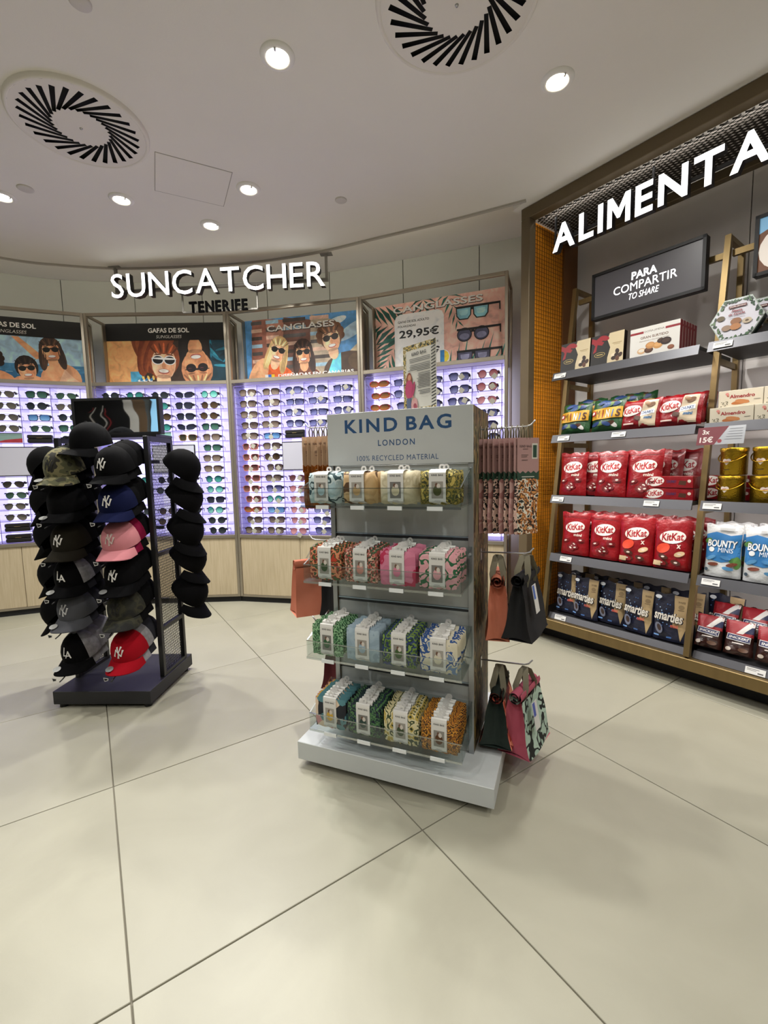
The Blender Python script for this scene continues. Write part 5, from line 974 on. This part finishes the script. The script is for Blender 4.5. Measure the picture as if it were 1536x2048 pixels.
for k, (x, l) in enumerate(((-1.505, 'black and cream chocolate box with red bow by the orange panel'), (-1.312, 'black and cream chocolate box with red bow beside the white biscuit boxes'))): ms = carton('chocolate_box', l, 'chocolate box', x, 2.6, z1, .188, .18, .035, None, 'black and cream chocolate boxes', d_choc, -.03, -.08, K('#16120f'), ms)
def d_bisc(d, w, h):
    d.rect(-w / 2, w / 2, 0, h, K('#d6d3cc')); d.rect(-w / 2, -.22 * w, .8 * h, .87 * h, K('#8a1a24')); d.rect(.22 * w, w / 2, .8 * h, .87 * h, K('#8a1a24')); d.text('DOÑA JIMENA', 0, .84 * h, .4 * w, .014, K('#5a4030'), .01); d.text('GRAN SURTIDO', 0, .66 * h, .56 * w, .013, K('#6b4a38'), .02); d.text('Especialidades y Chocolates de Navidad', 0, .55 * h, .6 * w, .008, K('#6b4a38'), 0, .3)
    for x, z, a, c, c2 in ((-.25, .24, .022, '#c9a47c', '#e2d3bc'), (-.1, .24, .022, '#4a2f22', '#5f3f2e'), (-.07, .38, .024, '#b5824f', '#c9955c'), (.08, .34, .024, '#c08d52', '#d2a066'), (.14, .46, .018, '#33211a', '#452e24'), (.24, .42, .026, '#2f1f1a', '#443028'), (.34, .2, .016, '#7c4a34', '#8f5a40')): d.ell(x * w, z * h, a, a * .72, K(c)); d.ell(x * w, z * h + .003, a * .7, a * .4, K(c2))
    d.ell(-.25 * w, .25 * h, .006, .004, K('#d6d3cc'))
ms = None
for k in range(6): ms = carton('biscuit_box', 'white biscuit assortment box with burgundy bands, %s in its row' % ('front one' if k == 0 else ORD[k]), 'biscuit box', -1.06, 2.595 + .037 * k, z1, .24, .162, .034, None, 'white and burgundy biscuit boxes', d_bisc, 0, -.03, K('#7c1a24'), ms)
def hexpts(rx, rz): return [(rx * math.cos(math.pi / 3 * k), rz + rz * math.sin(math.pi / 3 * k) / .866) for k in range(6)]
hexm = []
def hextin(label, x, y, z, rz=0, tilt=-.12):
    global hexm
    if not hexm:
        rx, rzz = .103, .096; hp = hexpts(rx, rzz); b = B().prism(hp, .002, .05, mat('#23352e', .35, .4), 'y'); lid = B().prism([(p[0] * 1.02, rzz + (p[1] - rzz) * 1.02) for p in hp], 0, .014, mat('#9aa39b', .3, .5), 'y'); d = B(); d.poly([(p[0] * .97, rzz + (p[1] - rzz) * .97) for p in hp], K('#c9c7cf')); rr = random.Random(9)
        for k in range(90):
            e = rr.randrange(6); f = rr.random(); s = rr.uniform(.84, .93); p0, p1 = hp[e], hp[(e + 1) % 6]; d.ell((p0[0] + (p1[0] - p0[0]) * f) * s, rzz + (p0[1] + (p1[1] - p0[1]) * f - rzz) * s, .0085, .004, K(rr.choice(['#2c4a30', '#3f5f3c', '#5a7350', '#22382a'])), rr.uniform(0, 3), 8)
        d.rect(-.032, .036, .148, .16, K('#5a1a20')); d.text('Doña Jimena', .002, .154, .06, .008, K('#e0d8cc'), .02); d.text('Fiesta', .0, .135, .04, .014, K('#7c1a24'), .03, .25); d.text('de España', .0, .118, .062, .014, K('#7c1a24'), .03, .25); d.rect(-.03, .03, .105, .1065, K('#8a8590'))
        for px, pz, a, c in ((-.06, .11, .016, '#5a4a2a'), (-.035, .06, .019, '#8d7460'), (.0, .085, .021, '#8a5a34'), (.0, .06, .021, '#a8703f'), (.042, .078, .018, '#b5a58c'), (.042, .078, .007, '#5a4632')): d.ell(px, pz, a, a * .72, K(c))
        hexm = [('tin_body', b.mesh('tin_body')), ('lid', lid.mesh('lid')), ('print', d.mesh('print'))]
    t = T('hexagonal_tin', label, 'biscuit tin', SF(x, y, z + .009), 0, 'hexagonal biscuit tins', rot=(tilt, 0, SF.a + rz))
    for n, me in hexm: O(n, me, t, (0, -.0006, 0) if n == 'print' else (0, 0, 0))
hextin('hexagonal white biscuit tin with leaf border next to the ladder upright', -.715, 2.605, z1); hextin('hexagonal white biscuit tin with leaf border, second from the upright', -.502, 2.605, z1); hextin('hexagonal biscuit tin standing behind the first pair', -.66, 2.7, z1 + .0, .05); hextin('hexagonal biscuit tin standing behind the second of the pair', -.45, 2.7, z1 + .0, .05)
def d_kbox(d, w, h):
    kk(d, -.27 * w, h * .55, .82); d.text('CHUNKY', .08 * w, h * .55, .2 * w, .014, K('#2c2f5a'), .05); d.poly([(.22 * w, .3 * h), (.36 * w, .25 * h), (.38 * w, .6 * h), (.24 * w, .65 * h)], K('#4a2a1a')); d.ell(.43 * w, .6 * h, .008, .008, K('#d8c8bc')); d.rect(-.48 * w, .48 * w, .05 * h, .1 * h, K('#7c0e14'))
ms = None
for k in range(2): ms = carton('wafer_box', ['lower red wafer multipack box on the third shelf', 'upper red wafer multipack box lying on another'][k], 'wafer box', -.966, 2.59, z3 + .064 * k, .235, .06, .1, RK, 'red wafer multipack boxes', d_kbox, -.05 * k, 0, None, ms)
ms = None
for k in range(2): ms = carton('wafer_box', ['lower red wafer box behind the ladder upright', 'upper red wafer box behind the ladder upright'][k], 'wafer box', -.77, 2.75, z3 + .064 * k, .235, .06, .1, RK, 'red wafer multipack boxes', d_kbox, -.1, 0, None, ms)
def d_alm(d, w, h):
    d.text('Almendro', .04 * w, .62 * h, .56 * w, .017, K('#8f1a24'), .04); d.text('el', -.28 * w, .7 * h, .05 * w, .012, K('#b05a4a'), .02); d.ell(-.3 * w, .8 * h, .007, .006, K('#c9837a')); d.ell(.0, .24 * h, .034, .009, K('#a8673a'), .1); d.ell(.05 * w, .29 * h, .028, .009, K('#b5784a'), -.2); rr = random.Random(1)
    for k in range(14): d.ell((-.44 + .16 * rr.random()) * w, (.06 + .3 * rr.random()) * h, .0025, .0018, K(rr.choice(['#4a4a3a', '#6b6b58'])), k, 6)
    d.rect(.3 * w, .44 * w, .34 * h, .37 * h, K('#7a756c'))
ms = None
for k in range(3):
    ms = carton('nougat_box', 'lower cream nougat box with red lettering, %s from the upright' % ORD[k], 'nougat box', -.712 + .173 * k, 2.6, z2, .17, .078, .09, mat('#c6bda8', .55), 'cream nougat boxes', d_alm, 0, 0, None, ms)
    carton('nougat_box', 'upper cream nougat box with red lettering, %s from the upright' % ORD[k], 'nougat box', -.69 + .173 * k, 2.64, z2 + .08, .17, .078, .09, None, 'cream nougat boxes', None, .02, 0, None, ms)
# gold pails
gold = noisemat('hammered_gold_tin', [(0, '#9a7a1e'), (1, '#b8962e')], 40, .24, .25, metal=.95, bscale=160)
pm_ = [('tin_body', B().lathe([(.001, 0), (.05, 0), (.0535, .003), (.0535, .112), (.055, .116)], gold, 28).mesh('tin_body')), ('lid', B().lathe([(.056, .11), (.0565, .126), (.053, .1285), (.001, .1285)], gold, 28).mesh('lid')), ('handle', B().tube([(.058 * math.cos(q), -.058 * math.sin(q) - .004, .1 - .04 * math.sin(q)) for q in [math.pi * k / 14 for k in range(15)]], .0028, gold, 6).mesh('handle'))]
d = B(); d.ell(-.008, .068, .01, .009, K('#d8c9c0')); d.ell(.008, .068, .01, .009, K('#d8c9c0')); d.poly([(-.017, .065), (.017, .065), (0, .047)], K('#d8c9c0')); d.rect(-.008, .008, .064, .067, K('#b05a4a')); d.rect(-.012, .012, .024, .027, K('#5a4618')); d.warp(lambda x, y, z: (x, -math.sqrt(.0545 ** 2 - x * x) + y * 6, z)); pm_.append(('print', d.mesh('print')))
for k in range(3):
    for j in (0, 1):
        t = T('gold_pail', 'shiny gold sweets pail with handle, %s row, %s from the upright' % (['lower', 'upper'][j], ORD[k]), 'sweets tin', SF(-.70 + .125 * k + .004 * j, 2.625, z3 + .0015 + .131 * j), SF.a + rnd.uniform(-.4, .3), 'gold sweets pails')
        for n, me in pm_: O(n, me, t)
# promotional card hanging over the shelf edge
t = T('promotion_card', 'burgundy and silver promotion card clipped to the shelf edge', 'card', SF(-.725, 2.503, 1.225), 0, rot=(-.22, 0, SF.a - .1)); w, h = .19, .085
O('card', B().box(-w / 2, w / 2, 0, .0015, 0, h, mat('#b9bcc0', .2, .5)), t); d = B(); d.poly([(-w / 2, 0), (-.02, 0), (.03, h), (-w / 2, h)], K('#6b1f2a')); d.text('3x', -.06, .062, .03, .022, K('#d8cfc8'), .04); d.text('15€', -.055, .025, .055, .028, K('#d8cfc8'), .05); d.ell(.0, .016, .009, .009, K('#8a2a34')); k = K('#6a6d72')
for j in range(5): d.rect(.035 - .004 * j, .085, .07 - .012 * j, .0725 - .012 * j, k)
O('print', d, t, (0, -.0003, 0))
# ============================================================ stand-ins added behind the viewer to shape the header mirror's reflection
t = T('mirror_standin_cabinet', 'black stand-in cabinet with white and red streamers, added for the header mirror reflection', 'cabinet', (-4.2, -1.7, 0)); O('carcass', sbox(-.5, .36, -.2, .2, .08, 2.5, M_BLACK, .004), t); O('plinth', sbox(-.48, .34, -.18, .18, 0, .079, M_KICK), t)
for k, (x, c, z0, z1) in enumerate(((.02, '#b9b4aa', 1.5, 2.25), (.07, '#7c1a1e', 1.6, 2.1), (-.1, '#b9b4aa', 1.45, 2.2), (-.14, '#7c1a1e', 1.9, 2.2))): O('standin_streamer', B().tube([(x, .206, z0), (x + .02, .206, (z0 + z1) / 2), (x - .01, .206, z1)], .014, mat(c, .6), 8, flat=.3), t)  # pale and red streaks added for the mirror to reflect
O('pillar', sbox(-3.83, -3.69, -1.85, -1.5, 0, ZC, mat('#c9c6bd', .7), .004), None, label='slim pale grey stand-in pillar added for the header mirror beside the black cabinet', cat='pillar')  # unseen block added as the pale grey band in the mirror
O('pillar', sbox(-3.685, -3.54, -1.85, -1.5, 0, ZC, noisemat('standin_brown', [(0, '#5f4a33'), (1, '#6e573e')], 8, .6, 0, stretch=(6, 6, .4)), .004), None, label='slim brown clad stand-in pillar added for the header mirror beside the blue panel', cat='pillar')  # unseen block added as the brown band in the mirror
t = T('light_box_sign', 'glowing blue stand-in panel added for the header mirror beside the brown pillar', 'sign', (-3.42, -1.6, 1.3)); O('frame', sbox(-.115, .16, -.05, .0, 0, 1.35, M_BLACK, .003), t); O('panel', sbox(-.105, .15, .0005, .003, .012, 1.338, mat('#8fc6e6', .5, 0, .8, name='added_blue_glow')), t); O('leg', sbox(-.02, .06, -.04, -.01, -1.3, 0, M_BLACK), t)  # unseen glowing panel added as the blue band in the mirror
